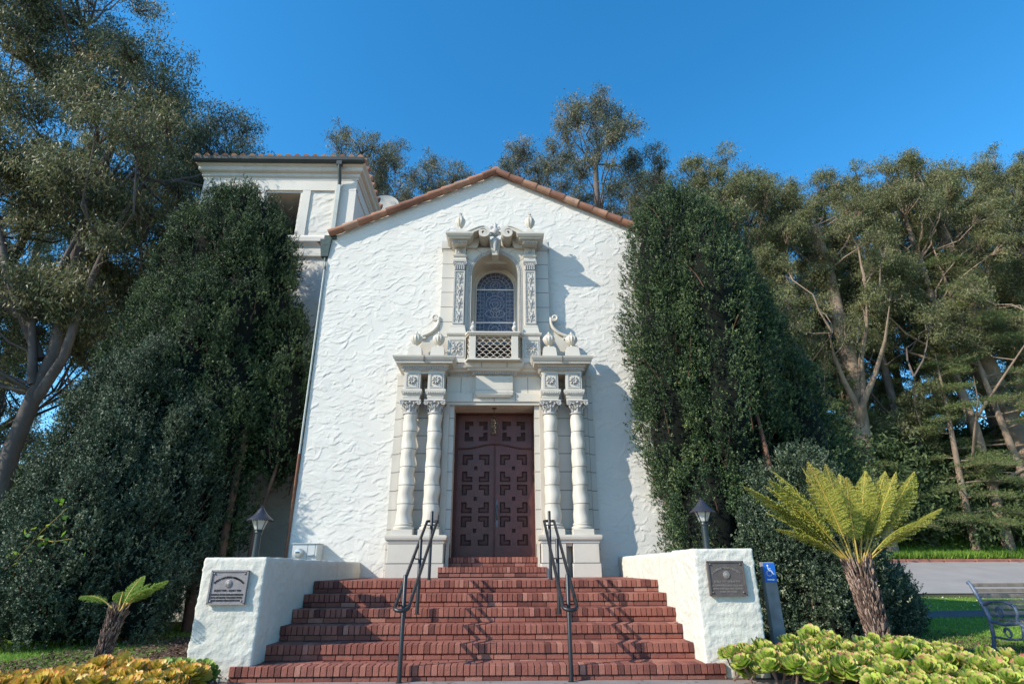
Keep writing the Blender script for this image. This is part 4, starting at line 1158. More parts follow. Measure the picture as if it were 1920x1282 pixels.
plaque(2.435, 2.862, .85, 1.225, 'plaque', 'raised', [('IN COMMEMORATION OF THOSE WHO', .84), ('SERVED THEIR GOD AND COUNTRY', .84), ('THESE 200 YEARS', .46)],
       'UNITED STATES ARMY CHAPLAINCY BICENTENNIAL', '29 JULY 1775 – 29 JULY 1975', 'dark bronze plaque on the right stair pillar, raised lettering under a round seal')

# ------------------------------------------------------------------ lamps on the pillars
def lamp(x, y, z, h, label, tilt):
    k = h / .64; e = empty('pillar_lamp', (x, y, z), label, 'lamp', 'lantern lamps on the stair pillars')
    b = MB(); b.lathe([(.045, -.03), (.042, .0), (.040, .30 * k), (.05, .31 * k), (.05, .335 * k), (.042, .345 * k)], (x, y, z), 16); b.build('post', 'lampb', e, smooth=40)
    zb = z + .345 * k
    b = MB(); n = 6
    for q in range(n):
        a = 2 * math.pi * (q + .5) / n
        b.tube([(x + .055 * math.cos(a), y + .055 * math.sin(a), zb), (x + .115 * math.cos(a), y + .115 * math.sin(a), zb + .125 * k)], .006, n=5)
    b.lathe([(.06, -.008), (.062, .006)], (x, y, zb), 6, a0=math.pi / 6); b.build('lantern_frame', 'lampb', e)
    b = MB(); b.lathe([(.052, 0), (.110, .125 * k)], (x, y, zb), 6, a0=math.pi / 6); b.build('glass', 'lampg', e)
    b = MB(); b.lathe([(.165, 0), (.160, .008), (.115, .045 * k), (.075, .085 * k), (.045, .125 * k), (.028, .150 * k), (.016, .16 * k), (.022, .168 * k), (.016, .178 * k), (.001, .185 * k)], (x, y, zb + .12 * k), 24)
    for q in range(36):
        a = 2 * math.pi * q / 36; b.lathe([(.002, -.012), (.009, -.006), (.009, .004)], (x + .16 * math.cos(a), y + .16 * math.sin(a), zb + .12 * k), 5)
    b.build('lamp_roof', 'lampr', e, smooth=50)
    return e
lamp(-3.17, -4.15, 1.28, .65, 'dark lantern lamp on the left stair pillar, seen against the white wall', 0)
lamp(2.72, -4.15, 1.36, .67, 'dark lantern lamp on the right stair pillar, seen against the yew', 0)

# ------------------------------------------------------------------ handrails
def handrail(cx, label):
    e = empty('handrail', (cx, -4.0, 0.05), label, 'handrail', 'double black pipe handrails on the steps')
    for y, zb, zt in ((-4.985, .012, 1.09), (-3.83, .60, 1.53), (-2.66, .99, 2.0)):
        b = MB(); b.tube([(cx, y, zb), (cx, y, zt - .006), (cx, y, zt)], [.024, .024, .018], n=14)
        b.lathe([(.038, 0), (.038, .008), (.026, .012)], (cx, y, zb), 14)
        b.build('post', 'rail', e, smooth=50)
        zr = .855 + (y + 4.9) * .435
        b = MB(); b.tube([(cx - .078, y, zr - .01), (cx - .06, y, zr - .045), (cx + .06, y, zr - .045), (cx + .078, y, zr - .01)], .009, n=6); b.build('bracket', 'rail', e, smooth=50)
    ya, za, yb, zb = -5.12, .76, -2.62, 1.848
    h = .078; P = []
    for (y, z, s) in ((ya, za, -1), (yb, zb, 1)):
        for t in np.linspace(0, math.pi, 9):
            x = -h * math.cos(t) if s < 0 else h * math.cos(t)
            dy = math.sin(t) * h * .9 * s
            P.append((cx + x, y + dy, z + dy * (.435 if s < 0 else .1)))
    b = MB(); b.tube(P, .021, n=12, closed=True); b.build('rail_loop', 'rail', e, smooth=60)
handrail(.775, 'black pipe handrail with two parallel rails, right of the door')
handrail(-1.085, 'black pipe handrail with two parallel rails, left of the door')

# ------------------------------------------------------------------ hanging lantern
e = empty('hanging_lantern', (-.145, -.02, 4.405), 'small pierced bronze lantern hanging on a chain above the door', 'lantern')
lx, ly = -.145, -.02
b = MB(); b.lathe([(.055, -.02), (.045, 0.0), (.02, -.0)][::-1] if False else [(.02, -.035), (.05, -.02), (.055, 0.0)], (lx, ly, 4.405), 16); b.build('ceiling_rose', 'bronze_l', e, smooth=50)
b = MB()
for k in range(6):
    z = 4.38 - k * .032
    b.tube([(lx + (.009 * math.cos(t) if k % 2 else 0), ly + (0 if k % 2 else .009 * math.cos(t)), z + .02 * math.sin(t)) for t in np.linspace(0, 2 * math.pi, 9)[:-1]], .0035, n=4, closed=True)
b.build('chain', 'bronze_l', e)
b = MB()
z0, z1, R_ = 3.82, 4.12, .075
for k in range(12):
    a = 2 * math.pi * k / 12
    for z in np.arange(z0 + .02, z1, .05):
        a2 = a + (math.pi / 12 if int(round((z - z0) / .05)) % 2 else 0)
        b.tube([(lx + R_ * math.cos(a2 + .14 * math.cos(t)), ly + R_ * math.sin(a2 + .14 * math.cos(t)), z + .02 * math.sin(t)) for t in np.linspace(0, 2 * math.pi, 7)[:-1]], .005, n=4, closed=True)
for z in (z0, (z0 + z1) / 2, z1): b.tube([(lx + R_ * math.cos(t), ly + R_ * math.sin(t), z) for t in np.linspace(0, 2 * math.pi, 17)[:-1]], .008, n=5, closed=True)
for k in range(8):
    a = 2 * math.pi * k / 8; b.tube([(lx + R_ * math.cos(a), ly + R_ * math.sin(a), z1), (lx + R_ * .5 * math.cos(a), ly + R_ * .5 * math.sin(a), z1 + .05), (lx, ly, z1 + .07)], .006, n=4)
    b.tube([(lx + R_ * math.cos(a), ly + R_ * math.sin(a), z0), (lx + R_ * .9 * math.cos(a), ly + R_ * .9 * math.sin(a), z0 - .03)], [.01, .003], n=5)
b.build('lantern_cage', 'bronze_l', e)

# ------------------------------------------------------------------ meter box
e = empty('meter_box', (-3.7, -.25, 1.0), 'grey electric meter cabinet against the chapel wall behind the left stair wall', 'meter box')
b = MB(); b.bbox(-3.99, -3.52, -.40, -.02, .98, 1.60, .006); b.box(-4.01, -3.50, -.42, -.02, 1.602, 1.615); b.build('cabinet', 'metalbox', e)
b = MB(); b.box(-3.706, -3.70, -.403, -.38, 1.0, 1.60); b.box(-3.56, -3.555, -.403, -.38, 1.0, 1.60); b.build('door_gap', 'groove', e)
b = MB(); b.lathe([(.085, 0), (.085, .03), (.07, .06), (.06, .10), (.001, .11)], (0, 0, 0), 20)
b.v = [(-3.85 + p[0], -.40 - p[2], 1.44 + p[1]) for p in b.v]; mt = b.build('meter', 'chrome', e, smooth=40)
b = MB(); b.box(-3.89, -3.81, -.512, -.505, 1.43, 1.46); b.build('meter_dial', 'glassd', mt)
b = MB(); b.tube([(-3.68, -.42, 1.40), (-3.58, -.42, 1.40)], .02); b.build('latch', 'chrome', e, smooth=50)

# ------------------------------------------------------------------ accessible entrance sign
e = empty('sign_post', (3.36, -4.45, .1), 'grey wooden post with blue wheelchair sign and white arrow beside the right pillar', 'sign')
sx0, sx1, sy = 3.285, 3.435, -4.47
b = MB(); b.bbox(sx0, sx1, sy, sy + .09, .02, 1.215, .006); b.build('post', 'post', e)
b = MB(); b.bbox(sx0 + .002, sx1 - .002, sy - .007, sy - .001, 0.985, 1.205, .002); pn = b.build('sign_panel', 'blue', e)
b = MB()
def stroke(pts, w=.006, closed=False):
    y0, y1 = sy - .0095, sy - .0075
    n = len(pts)
    for i in range(n if closed else n - 1):
        p, q = pts[i], pts[(i + 1) % n]; l = math.hypot(q[0] - p[0], q[1] - p[1]) or 1; nx_, nz_ = -(q[1] - p[1]) / l * w, (q[0] - p[0]) / l * w
        ex, ez = (q[0] - p[0]) / l * w * .4, (q[1] - p[1]) / l * w * .4
        b.add([(p[0] - ex + nx_, y0, p[1] - ez + nz_), (p[0] - ex - nx_, y0, p[1] - ez - nz_), (q[0] + ex - nx_, y0, q[1] + ez - nz_), (q[0] + ex + nx_, y0, q[1] + ez + nz_)], [(0, 1, 2, 3)])
mxs, mzs = 3.355, 1.105
S_ = 1.0
stroke([(mxs - .005 + .032 * math.cos(t), mzs - .018 + .032 * math.sin(t)) for t in np.linspace(math.radians(110), math.radians(350), 18)], .0045)
stroke([(mxs - .014, mzs + .052), (mxs - .008, mzs + .012), (mxs + .024, mzs + .010), (mxs + .040, mzs - .030), (mxs + .052, mzs - .026)], .005)
stroke([(mxs - .010, mzs + .034), (mxs + .018, mzs + .032)], .004)
b.add([(mxs - .016 + .011 * math.cos(t), sy - .0095, mzs + .070 + .011 * math.sin(t)) for t in np.linspace(0, 2 * math.pi, 13)[:-1]], [tuple(range(12))])
stroke([(3.315, 1.013), (3.385, 1.013)], .006)
b.add([(3.380, sy - .0095, 1.027), (3.380, sy - .0095, .999), (3.410, sy - .0095, 1.013)], [(0, 1, 2)])
b.build('symbol', 'white', pn)

# ------------------------------------------------------------------ bench
def bench():
    X0, Y_, Z = 6.93, -3.30, .04
    e = empty('park_bench', (X0 + .8, Y_ - .2, Z), 'weathered wooden slatted bench with blue-grey cast iron ends at the right edge', 'bench')
    for k in range(6):
        t = k / 5; z = Z + .50 + .36 * t; y = Y_ + .05 + .17 * t
        b = MB(); b.bbox(X0 + .03, X0 + 1.62, y - .014, y + .014, z - .026, z + .026, .004); b.build('back_slat', 'benchw', e)
    for k in range(5):
        y = Y_ - .45 + k * .10; b = MB(); b.bbox(X0 + .03, X0 + 1.62, y - .035, y + .035, Z + .41, Z + .44, .004); b.build('seat_slat', 'benchw', e)
    for x in (X0, X0 + 1.62):
        b = MB()
        b.tube([(x, Y_ + .26, Z + .885), (x, Y_ + .235, Z + .90), (x, Y_ + .21, Z + .87), (x, Y_ + .13, Z + .70), (x, Y_ + .05, Z + .50), (x, Y_ + .03, Z + .40), (x, Y_ + .05, Z + .20), (x, Y_ + .12, Z + .0)], [.022, .026, .026, .028, .03, .03, .026, .03], n=10)
        b.tube([(x, Y_ + .03, Z + .40), (x, Y_ - .2, Z + .37), (x, Y_ - .46, Z + .41), (x, Y_ - .50, Z + .38), (x, Y_ - .46, Z + .22), (x, Y_ - .50, Z + .0)], [.024, .022, .024, .026, .024, .03], n=10)
        arm = [(x, Y_ + .08 - .0, Z + .60), (x, Y_ - .10, Z + .66), (x, Y_ - .30, Z + .665), (x, Y_ - .44, Z + .62), (x, Y_ - .47, Z + .54), (x, Y_ - .44, Z + .47), (x, Y_ - .42, Z + .41)]
        b.tube(arm, .02, n=10)
        for c_, r0 in (((Y_ - .18, Z + .52), .075), ((Y_ - .22, Z + .27), .07)):
            b.tube([(x, c_[0] + r0 * (1 - t * .3) * math.cos(t * 2 * math.pi), c_[1] + r0 * (1 - t * .3) * math.sin(t * 2 * math.pi)) for t in np.linspace(0, 1.6, 22)], .010, n=6)
        b.tube([(x, Y_ + .05, Z + .20), (x, Y_ - .2, Z + .19), (x, Y_ - .46, Z + .22)], .014, n=8)
        b.build('bench_end', 'benchm', e, smooth=50)
bench()

# ------------------------------------------------------------------ kerb stones, post by the road, grass
x = 16.0; k = 0
while x < 46:
    L_ = random.uniform(1.7, 2.1); z = gz(0, 20)
    b = MB(); b.bbox(x, x + L_ - .12, 19.98, 20.25, z - .05, z + .16, .02)
    o = b.build('kerb_stone', 'kerb'); tag(o, 'faded red painted kerb stone along the far side of the road', 'kerb stone', 'kerb stones along the road'); x += L_; k += 1
e = empty('marker_post', (19.4, 19.3, gz(0, 19.3)), 'thin leaning white marker post at the far edge of the road', 'post')
b = MB(); zz = gz(0, 19.3); b.tube([(19.4, 19.3, zz), (19.15, 19.3, zz + 1.15)], [.035, .03], n=8); b.build('pole', 'white', e, smooth=50)
b = MB(); b.lathe([(.06, 0), (.05, .05), (.036, .07)], (19.4, 19.3, zz), 10); b.build('base', 'concrete', e)

def blades(name, n, region, h, w, material, rng, label, cat, dens=None):
    X, Y = region(n, rng); n = len(X)
    Z = np.array([gz(x, y) for x, y in zip(X, Y)])
    P = np.stack([X, Y, Z - .005], 1); D = norm(np.stack([rng.normal(0, .35, n), rng.normal(0, .35, n), np.ones(n)], 1))
    S = rand_side(D, rng); Lh = rng.uniform(.5, 1, n) * h; W = rng.uniform(.7, 1.2, n) * w
    V, F = leaf_arrays(P, D, S, Lh, W, .35)
    rr = np.clip(rng.normal(.5, .22, n) + .2 * np.sin(X * 1.7) * np.cos(Y * 1.3), 0, 1)
    o = link(name, npmesh(name, V, F, rr, material)); tag(o, label, cat, kind='stuff'); return o
rg = np.random.default_rng(21)
blades('grass', 60000, lambda n, r: (r.uniform(-11, -5.4, n), r.uniform(-6.0, 1.5, n)), .055, .011, 'blade', rg, 'short bright green grass of the left lawn', 'grass')
def regR(n, r):
    X = 6.0 + 22 * r.random(n) ** 1.6; Y = r.uniform(-5.5, 11.4, n)
    t = (X - 5.5) / 34.5; yp = 1.8 + 3.2 * t; k = ~((Y > yp) & (Y < yp + 1.9)) & (X > 6.0 + np.clip((Y + 3) * .5, 0, 2.5)); return X[k], Y[k]
blades('grass', 110000, regR, .06, .014, 'blade', rg, 'lawn grass on the right between path, bench and road', 'grass')
blades('grass', 60000, lambda n, r: (r.uniform(14, 50, n), 20.3 + 4.5 * r.random(n) ** 1.5), .55, .05, 'blade', rg, 'long bright green grass on the bank behind the kerb', 'grass')
n = 260; X = rg.uniform(9, 20, n); Y = rg.uniform(4, 11, n)
P = np.stack([X, Y, np.array([gz(a, c) for a, c in zip(X, Y)]) + .055], 1); D = norm(np.stack([rg.normal(0, 1, n), rg.normal(0, 1, n), rg.normal(0, .3, n)], 1))
V, F = leaf_arrays(P, D, rand_side(D, rg), np.full(n, .03), np.full(n, .03), .5)
tag(link('daisies', npmesh('daisies', V, F, np.full(n, .5), 'daisy')), 'tiny white daisies scattered over the shaded lawn', 'flowers', kind='stuff')
def chips(n, x0, x1, y0, y1, label):
    X = rg.uniform(x0, x1, n); Y = rg.uniform(y0, y1, n)
    P = np.stack([X, Y, .062 + rg.uniform(0, .02, n)], 1); D = norm(np.stack([rg.normal(0, 1, n), rg.normal(0, 1, n), rg.normal(0, .25, n)], 1))
    S = norm(np.cross(D, np.array([[0, 0, 1.]]) + rg.normal(0, .3, (n, 3))))
    V, F = leaf_arrays(P, D, S, rg.uniform(.03, .09, n), rg.uniform(.01, .03, n), .5)
    tag(link('mulch_litter', npmesh('mulch_litter', V, F, rg.random(n), 'chips')), label, 'mulch', kind='stuff')
chips(14000, -6.3, -3.0, -5.6, -1.0, 'brown bark litter under the left yew'); chips(14000, 3.0, 8.0, -5.6, 2.5, 'brown bark litter around the right yews')

# ------------------------------------------------------------------ yews
def yew(name, spindles, label, group, seed, material='yew', n_sprigs=16000, needle=(.020, .042), rootx=None, trunkpts=None, base=(0, 0, 0), up=0.9, cat='tree', nn=13):
    """spindles: (x,y,z0,z1,r,power) upright lobes"""
    rng = np.random.default_rng(seed); e = empty(name, base, label, cat, group)
    sp = np.array([s[:5] for s in spindles])
    def rad(s, t):                                   # radius along a spindle
        return s[4] * np.minimum(1, (1 - t) * s[5] + .0) ** .62 * (s[6] + (1 - s[6]) * np.minimum(1, t * 4))
    area = np.array([s[4] * (s[3] - s[2]) for s in spindles]); pr = area / area.sum()
    P = []; Nn = []
    for s, p in zip(spindles, pr):
        n = int(n_sprigs / 8 * p * 2.5); t = rng.random(n) ** .9; a = rng.uniform(0, 2 * math.pi, n)
        r = rad(s, t); z = s[2] + t * (s[3] - s[2])
        lump = 1 + .07 * np.sin(a * 5 + z * 1.1 + seed) + .06 * np.sin(a * 9 - z * 1.6 + s[0])
        vx = s[0] + r * np.cos(a); vy = s[1] + r * np.sin(a)
        rg_ = np.array([noise.noise(Vector((p0 * 3.6, p1 * 3.6, p2 * .75 + seed))) + .5 * noise.noise(Vector((p0 * 7.5, p1 * 7.5, p2 * 1.7 + seed))) for p0, p1, p2 in zip(vx, vy, z)])
        rr = r * lump + .32 * rg_ + rng.normal(0, .04, n)
        z = z + np.clip(t - .8, 0, 1) * 1.6 * rg_
        p_ = np.stack([s[0] + rr * np.cos(a), s[1] + rr * np.sin(a), z], 1)
        nv = np.stack([np.cos(a), np.sin(a), np.full(n, .15) + 1.2 * np.clip(t - .8, 0, 1) * 5], 1)
        ok = rng.random(n) < np.clip(1.0 + rg_ * 2.0, .25, 1)
        for q in spindles:
            if q is s: continue
            tq = (p_[:, 2] - q[2]) / (q[3] - q[2]); rq = rad(q, np.clip(tq, 0, 1)); d = np.hypot(p_[:, 0] - q[0], p_[:, 1] - q[1])
            ok &= ~((tq > 0) & (tq < 1) & (d < rq * .82))
        P.append(p_[ok]); Nn.append(nv[ok])
    P = np.concatenate(P); Nn = norm(np.concatenate(Nn)); m = len(P)
    ck = rng.integers(5, 13, m); I0 = np.repeat(np.arange(m), ck); cs = rng.uniform(.6, 1.35, m); ctone = rng.normal(0, .13, m)[I0]
    P = P[I0] + rng.normal(0, 1, (len(I0), 3)) * np.array([[.055, .055, .12]]) * cs[I0][:, None] + Nn[I0] * (np.abs(rng.normal(0, .06, len(I0))))[:, None]
    Nn = norm(Nn[I0] + rng.normal(0, .35, (len(I0), 3))); m = len(P)
    # patches: some sprigs missing so that the dark inside shows
    pn = np.array([noise.noise(Vector(p) * 1.9 + Vector((seed, 0, 0))) for p in P[:, :3]])
    keep = (rng.random(m) < np.clip(1.15 + pn * 1.4, .5, 1)); P, Nn, pn, ctone = P[keep], Nn[keep], pn[keep], ctone[keep]; m = len(P)
    axis = norm(Nn * rng.uniform(.4, 1.0, (m, 1)) + np.array([[0, 0, 1.]]) * rng.uniform(.3, 1.2, (m, 1)) * up + rng.normal(0, .25, (m, 3)))
    sl = rng.uniform(.05, .12, m)
    K = nn
    T = np.tile(np.linspace(.0, 1, K), m); I = np.repeat(np.arange(m), K)
    B = P[I] + axis[I] * (sl[I] * T)[:, None]
    D = norm(axis[I] * .6 + rng.normal(0, .62, (m * K, 3)))
    S = rand_side(D, rng)
    V, F = leaf_arrays(B, D, S, rng.uniform(*needle, m * K), rng.uniform(.013, .023, m * K), .45)
    stone = rng.normal(0, .20, m)
    tone = np.clip(.22 + pn[I] * .30 + ctone[I] * .8 + stone[I] + rng.normal(0, .08, m * K) + .38 * T, 0, 1)  # lighter new growth at tips; dark bases also paint shade between sprigs
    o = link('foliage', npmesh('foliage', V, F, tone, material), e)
    b = MB()                                         # opaque core, coloured near-black as the shade inside the foliage
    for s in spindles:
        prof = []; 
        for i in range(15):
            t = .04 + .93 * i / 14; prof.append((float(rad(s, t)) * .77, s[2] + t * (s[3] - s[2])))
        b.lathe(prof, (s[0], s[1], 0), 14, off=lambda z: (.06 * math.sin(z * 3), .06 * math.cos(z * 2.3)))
    b.build('shade_core', 'yewcore', e, smooth=60)
    tb = MB()
    for pts, r0 in (trunkpts or []):
        nn_ = len(pts); tb.tube(pts, [r0 * (1 - .6 * i / (nn_ - 1)) for i in range(nn_)], n=8)
    # bare twigs showing through
    for _ in range(140):
        i = rng.integers(0, m); p = P[i]; q = p - Nn[i] * .35 - np.array([0, 0, .5]); tb.tube([q, (p + q) / 2 + rng.normal(0, .03, 3), p + Nn[i] * .02], [.012, .009, .004], n=4)
    tb.build('trunk', 'yewbark', e, smooth=60)
    return e
# spindle: x, y, z0, z1, r, power(top sharpness), foot fraction of radius
ya = yew('yew_tree', [(4.0, -.75, .9, 9.35, .90, 6, .55), (3.5, -.8, 1.7, 9.0, .72, 5, .25), (4.65, -.6, 1.2, 9.2, .78, 5.5, .5), (3.35, -.9, 2.0, 7.6, .60, 3.6, .1), (4.2, -1.45, 2.2, 8.5, .55, 3.6, .1),
                 (4.0, -.4, .3, 4.2, .80, 2.6, .75), (3.7, -1.2, .3, 3.6, .62, 2.2, .6), (4.9, -1.0, 3.2, 7.4, .5, 3, .1)],
    'tall dark green columnar yew against the right end of the chapel front', 'yews beside the chapel', 31, n_sprigs=34000, base=(4.1, -.7, .05),
    trunkpts=[([(4.3, -1.0, .0), (4.35, -1.35, 1.2), (4.6, -1.7, 2.2), (4.9, -1.3, 3.4)], .10), ([(4.5, -1.3, 0), (4.9, -1.75, 1.6), (4.7, -1.8, 2.8), (4.8, -1.4, 4)], .08), ([(4.9, -1.0, 0), (5.15, -1.6, 1.5), (5.3, -1.3, 3.2)], .08)])
ya.location.x += .17
yew('yew_tree', [(5.95, .4, .6, 8.1, .60, 4.5, .4), (6.6, .6, .6, 6.9, .62, 3.6, .5), (7.05, .9, .4, 4.7, .58, 2.8, .6), (6.3, -.2, .8, 5.6, .8, 2.4, .5), (5.6, 0.2, 1.0, 7.0, .7, 2.6, .3)],
    'darker shorter yew close behind the tall columnar one, right of it', 'yews beside the chapel', 32, n_sprigs=26000, base=(6.4, .4, .05), trunkpts=[([(6.4, .3, 0), (6.3, -.3, 2), (6.2, .2, 4)], .1)])
yew('yew_tree', [(7.75, 1.5, .3, 3.9, .48, 2.4, .7), (7.4, .9, .2, 3.0, .5, 2.0, .8)], 'small rounded yew at the right end of the row, behind the golden tree fern', 'yews beside the chapel', 33, n_sprigs=13000, base=(8, 1.4, .05), material='yewb',
    trunkpts=[([(8, 1.4, 0), (8, 1.4, 2)], .06)])
yew('shrub', [(4.85, -1.75, .12, 2.55, .62, 2.0, .8), (5.5, -1.7, .1, 2.9, .6, 2.0, .8), (6.1, -1.5, .1, 1.9, .55, 1.8, .85), (5.2, -2.1, .1, 1.7, .6, 1.8, .85), (6.6, -1.2, .1, 1.15, .40, 1.8, .85), (4.4, -1.9, .1, 1.5, .45, 1.8, .85)],
    'low bluish green shrub filling the corner behind the blue sign post', 'shrubs beside the chapel', 34, n_sprigs=26000, base=(5.5, -1.7, .05), material='yewb', cat='shrub', needle=(.022, .045))
yew('shrub', [(7.05, -.8, .08, .98, .30, 1.8, .85), (7.3, -.6, .08, .8, .22, 1.8, .85)], 'small dark shrub showing just behind the tree fern trunk', 'shrubs beside the chapel', 35, n_sprigs=5000, base=(7.3, -.7, .05), material='yewb', cat='shrub')
# left yew: columns close to the tower wall, lower masses spreading forward and left
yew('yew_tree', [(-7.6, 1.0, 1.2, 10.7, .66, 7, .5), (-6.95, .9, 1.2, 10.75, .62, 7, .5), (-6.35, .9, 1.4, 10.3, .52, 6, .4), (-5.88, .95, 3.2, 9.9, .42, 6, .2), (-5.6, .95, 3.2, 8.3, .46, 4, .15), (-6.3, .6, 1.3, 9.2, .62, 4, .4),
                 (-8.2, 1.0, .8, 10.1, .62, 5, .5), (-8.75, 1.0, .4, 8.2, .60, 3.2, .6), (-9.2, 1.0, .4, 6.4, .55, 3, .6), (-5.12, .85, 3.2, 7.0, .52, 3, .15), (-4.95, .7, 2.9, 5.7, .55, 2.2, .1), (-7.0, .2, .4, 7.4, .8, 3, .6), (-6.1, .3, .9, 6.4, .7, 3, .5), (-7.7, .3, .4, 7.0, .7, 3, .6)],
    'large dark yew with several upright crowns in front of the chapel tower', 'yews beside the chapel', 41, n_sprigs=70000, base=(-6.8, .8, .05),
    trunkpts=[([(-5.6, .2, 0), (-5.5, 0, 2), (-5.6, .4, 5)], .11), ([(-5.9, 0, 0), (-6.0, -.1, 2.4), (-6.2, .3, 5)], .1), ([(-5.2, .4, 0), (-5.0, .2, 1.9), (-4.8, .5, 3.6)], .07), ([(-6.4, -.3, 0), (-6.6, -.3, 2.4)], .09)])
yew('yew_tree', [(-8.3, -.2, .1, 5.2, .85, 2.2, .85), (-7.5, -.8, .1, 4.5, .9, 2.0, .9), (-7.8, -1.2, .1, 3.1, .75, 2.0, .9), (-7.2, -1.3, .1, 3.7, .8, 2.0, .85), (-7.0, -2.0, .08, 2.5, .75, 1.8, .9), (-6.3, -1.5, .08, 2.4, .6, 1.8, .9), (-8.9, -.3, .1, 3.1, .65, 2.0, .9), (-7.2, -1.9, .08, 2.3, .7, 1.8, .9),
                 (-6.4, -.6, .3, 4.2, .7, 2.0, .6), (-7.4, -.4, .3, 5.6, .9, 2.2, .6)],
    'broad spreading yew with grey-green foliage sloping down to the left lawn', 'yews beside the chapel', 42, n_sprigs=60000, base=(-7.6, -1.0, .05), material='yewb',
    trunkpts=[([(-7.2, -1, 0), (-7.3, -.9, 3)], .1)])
# vine straying over the left yew
e = empty('vine', (-6.9, -2.9, 1.2), 'few bright green vine leaves straying over the left yew', 'vine')
tb = MB(); vp = []
for pts in ([(-7.6, -2.3, .9), (-7.4, -2.6, 1.3), (-7.0, -2.8, 1.7), (-6.75, -2.75, 2.05)], [(-7.0, -2.8, 1.6), (-6.75, -2.85, 1.55), (-6.5, -2.8, 1.6)]):
    tb.tube(pts, .006, n=4); vp += pts
tb.build('stem', 'rachis', e)
rv_ = np.random.default_rng(3); P = np.array(vp)[rv_.integers(0, len(vp), 34)] + rv_.normal(0, .10, (34, 3)); D = norm(rv_.normal(0, 1, (34, 3)) + np.array([[0, -.5, -.2]]))
V, F = leaf_arrays(P, D, rand_side(D, rv_), rv_.uniform(.07, .14, 34), rv_.uniform(.05, .08, 34), .4); link('leaves', npmesh('leaves', V, F, rv_.random(34), 'vine'), e)

# ------------------------------------------------------------------ tree fern
def tree_fern(base, top, r0, fronds, label, matl, seed, stubs, name='tree_fern', pin=.25, rach='rachis'):
    rng = np.random.default_rng(seed); e = empty(name, base, label, 'tree fern', None)
    base = Vector(base); top = Vector(top); H = (top - base).length
    b = MB(); n = 10
    b.tube([base.lerp(top, i / n) + Vector((0, 0, -.02)) for i in range(n + 1)], [r0 * (.72 + .28 * min(1, i / n * 1.4)) * (1 if i < n else .6) for i in range(n + 1)], n=16, r=.1)
    ax = (top - base).normalized()
    for k in range(stubs):
        t = rng.uniform(.0, 1.02); a = k * 2.399963 + rng.normal(0, .1); r = r0 * (.70 + .28 * min(1, t * 1.4)) * .93
        p = base.lerp(top, t) + Vector((math.cos(a) * r, math.sin(a) * r, 0))
        o = Vector((math.cos(a), math.sin(a), 0)); l = rng.uniform(.05, .10) * (1 + .5 * (t > .85)) * (.45 + .55 * min(1, r0 / .13))
        q = p + (o * rng.uniform(.25, .55) + ax * rng.uniform(.8, 1.1)).normalized() * l
        tone = min(max(rng.normal(.55, .27), 0), 1)
        w = .013 * r0 / .2; b.tube([p, p.lerp(q, .6) + o * .01, q], [w * 1.2, w * 1.1, w * .8], n=5, r=tone)
    b.build('trunk', 'ferntrunk', e, smooth=50)
    for fi, (az, L, lean, droop) in enumerate(fronds):
        d = Vector((math.cos(az), math.sin(az), 0)); P0 = top + d * r0 * .45; pts = []
        n = 26
        for i in range(n + 1):
            t = i / n; ang = lean + droop * t ** 2.2    # angle from vertical
            if i == 0: p = P0.copy()
            else: p = pts[-1] + (d * math.sin(ang) + Vector((0, 0, math.cos(ang)))) * (L / n)
            pts.append(p)
        b = MB(); b.tube(pts, [.010 * (1 - .8 * i / n) + .0015 for i in range(n + 1)], n=6); fo = b.build('frond', rach, e, smooth=60)
        PB = []; PD = []; PL = []; PW = []; S_ = []
        side = d.cross(Vector((0, 0, 1))).normalized()
        m = 46
        for i in range(m):
            t = .30 + .70 * i / (m - 1); u = t * n; i0 = min(int(u), n - 1); p = pts[i0].lerp(pts[i0 + 1], u - i0); tg = (pts[i0 + 1] - pts[i0]).normalized()
            pl = pin * (math.sin(math.pi * min(1, ((t - .26) / .74)) ** .7) ** .75 * .96 + .05) * L / 1.4
            for sg in (-1, 1):
                dirp = (side * sg * 1.0 + tg * .55 + Vector(rng.normal(0, .07, 3))).normalized()
                nrm = dirp.cross(tg).normalized() * sg
                q = max(int(pl / .013), 3)
                for j in range(q):
                    w = j / q; pp = p + dirp * (pl * w) - Vector((0, 0, 1)) * (pl * w * w * .22); ll = .026 * (1 - .7 * w) * (L / 1.4) + .006
                    s2 = tg if j % 2 else -tg
                    dd = (s2 * 1.0 + dirp * .5 + Vector(rng.normal(0, .12, 3))).normalized()
                    for s3 in (1,):
                        PB.append(pp); PD.append(dd); PL.append(ll); PW.append(.011)
                        PB.append(pp); PD.append((-s2 + dirp * .5).normalized()); PL.append(ll); PW.append(.011)
                PB.append(p); PD.append(dirp); PL.append(pl * .98); PW.append(.004)
        PB = np.array([tuple(v) for v in PB]); PD = np.array([tuple(v) for v in PD])
        S = norm(np.cross(PD, np.array([[d.x * .6, d.y * .6, .5]]) + rng.normal(0, .25, PD.shape)))
        V, F = leaf_arrays(PB, PD, S, np.array(PL), np.array(PW), .4)
        hgt = (PB[:, 2] - top.z) / L
        tn = np.clip(.35 + rng.normal(0, .16, len(PB)) + .55 * np.clip(hgt - .5, 0, 1) * 1.5 + rng.normal(0, .08), 0, 1)
        link('leaflets', npmesh('leaflets', V, F, tn, matl), fo)
    return e
F_ = []
rf = random.Random(5)
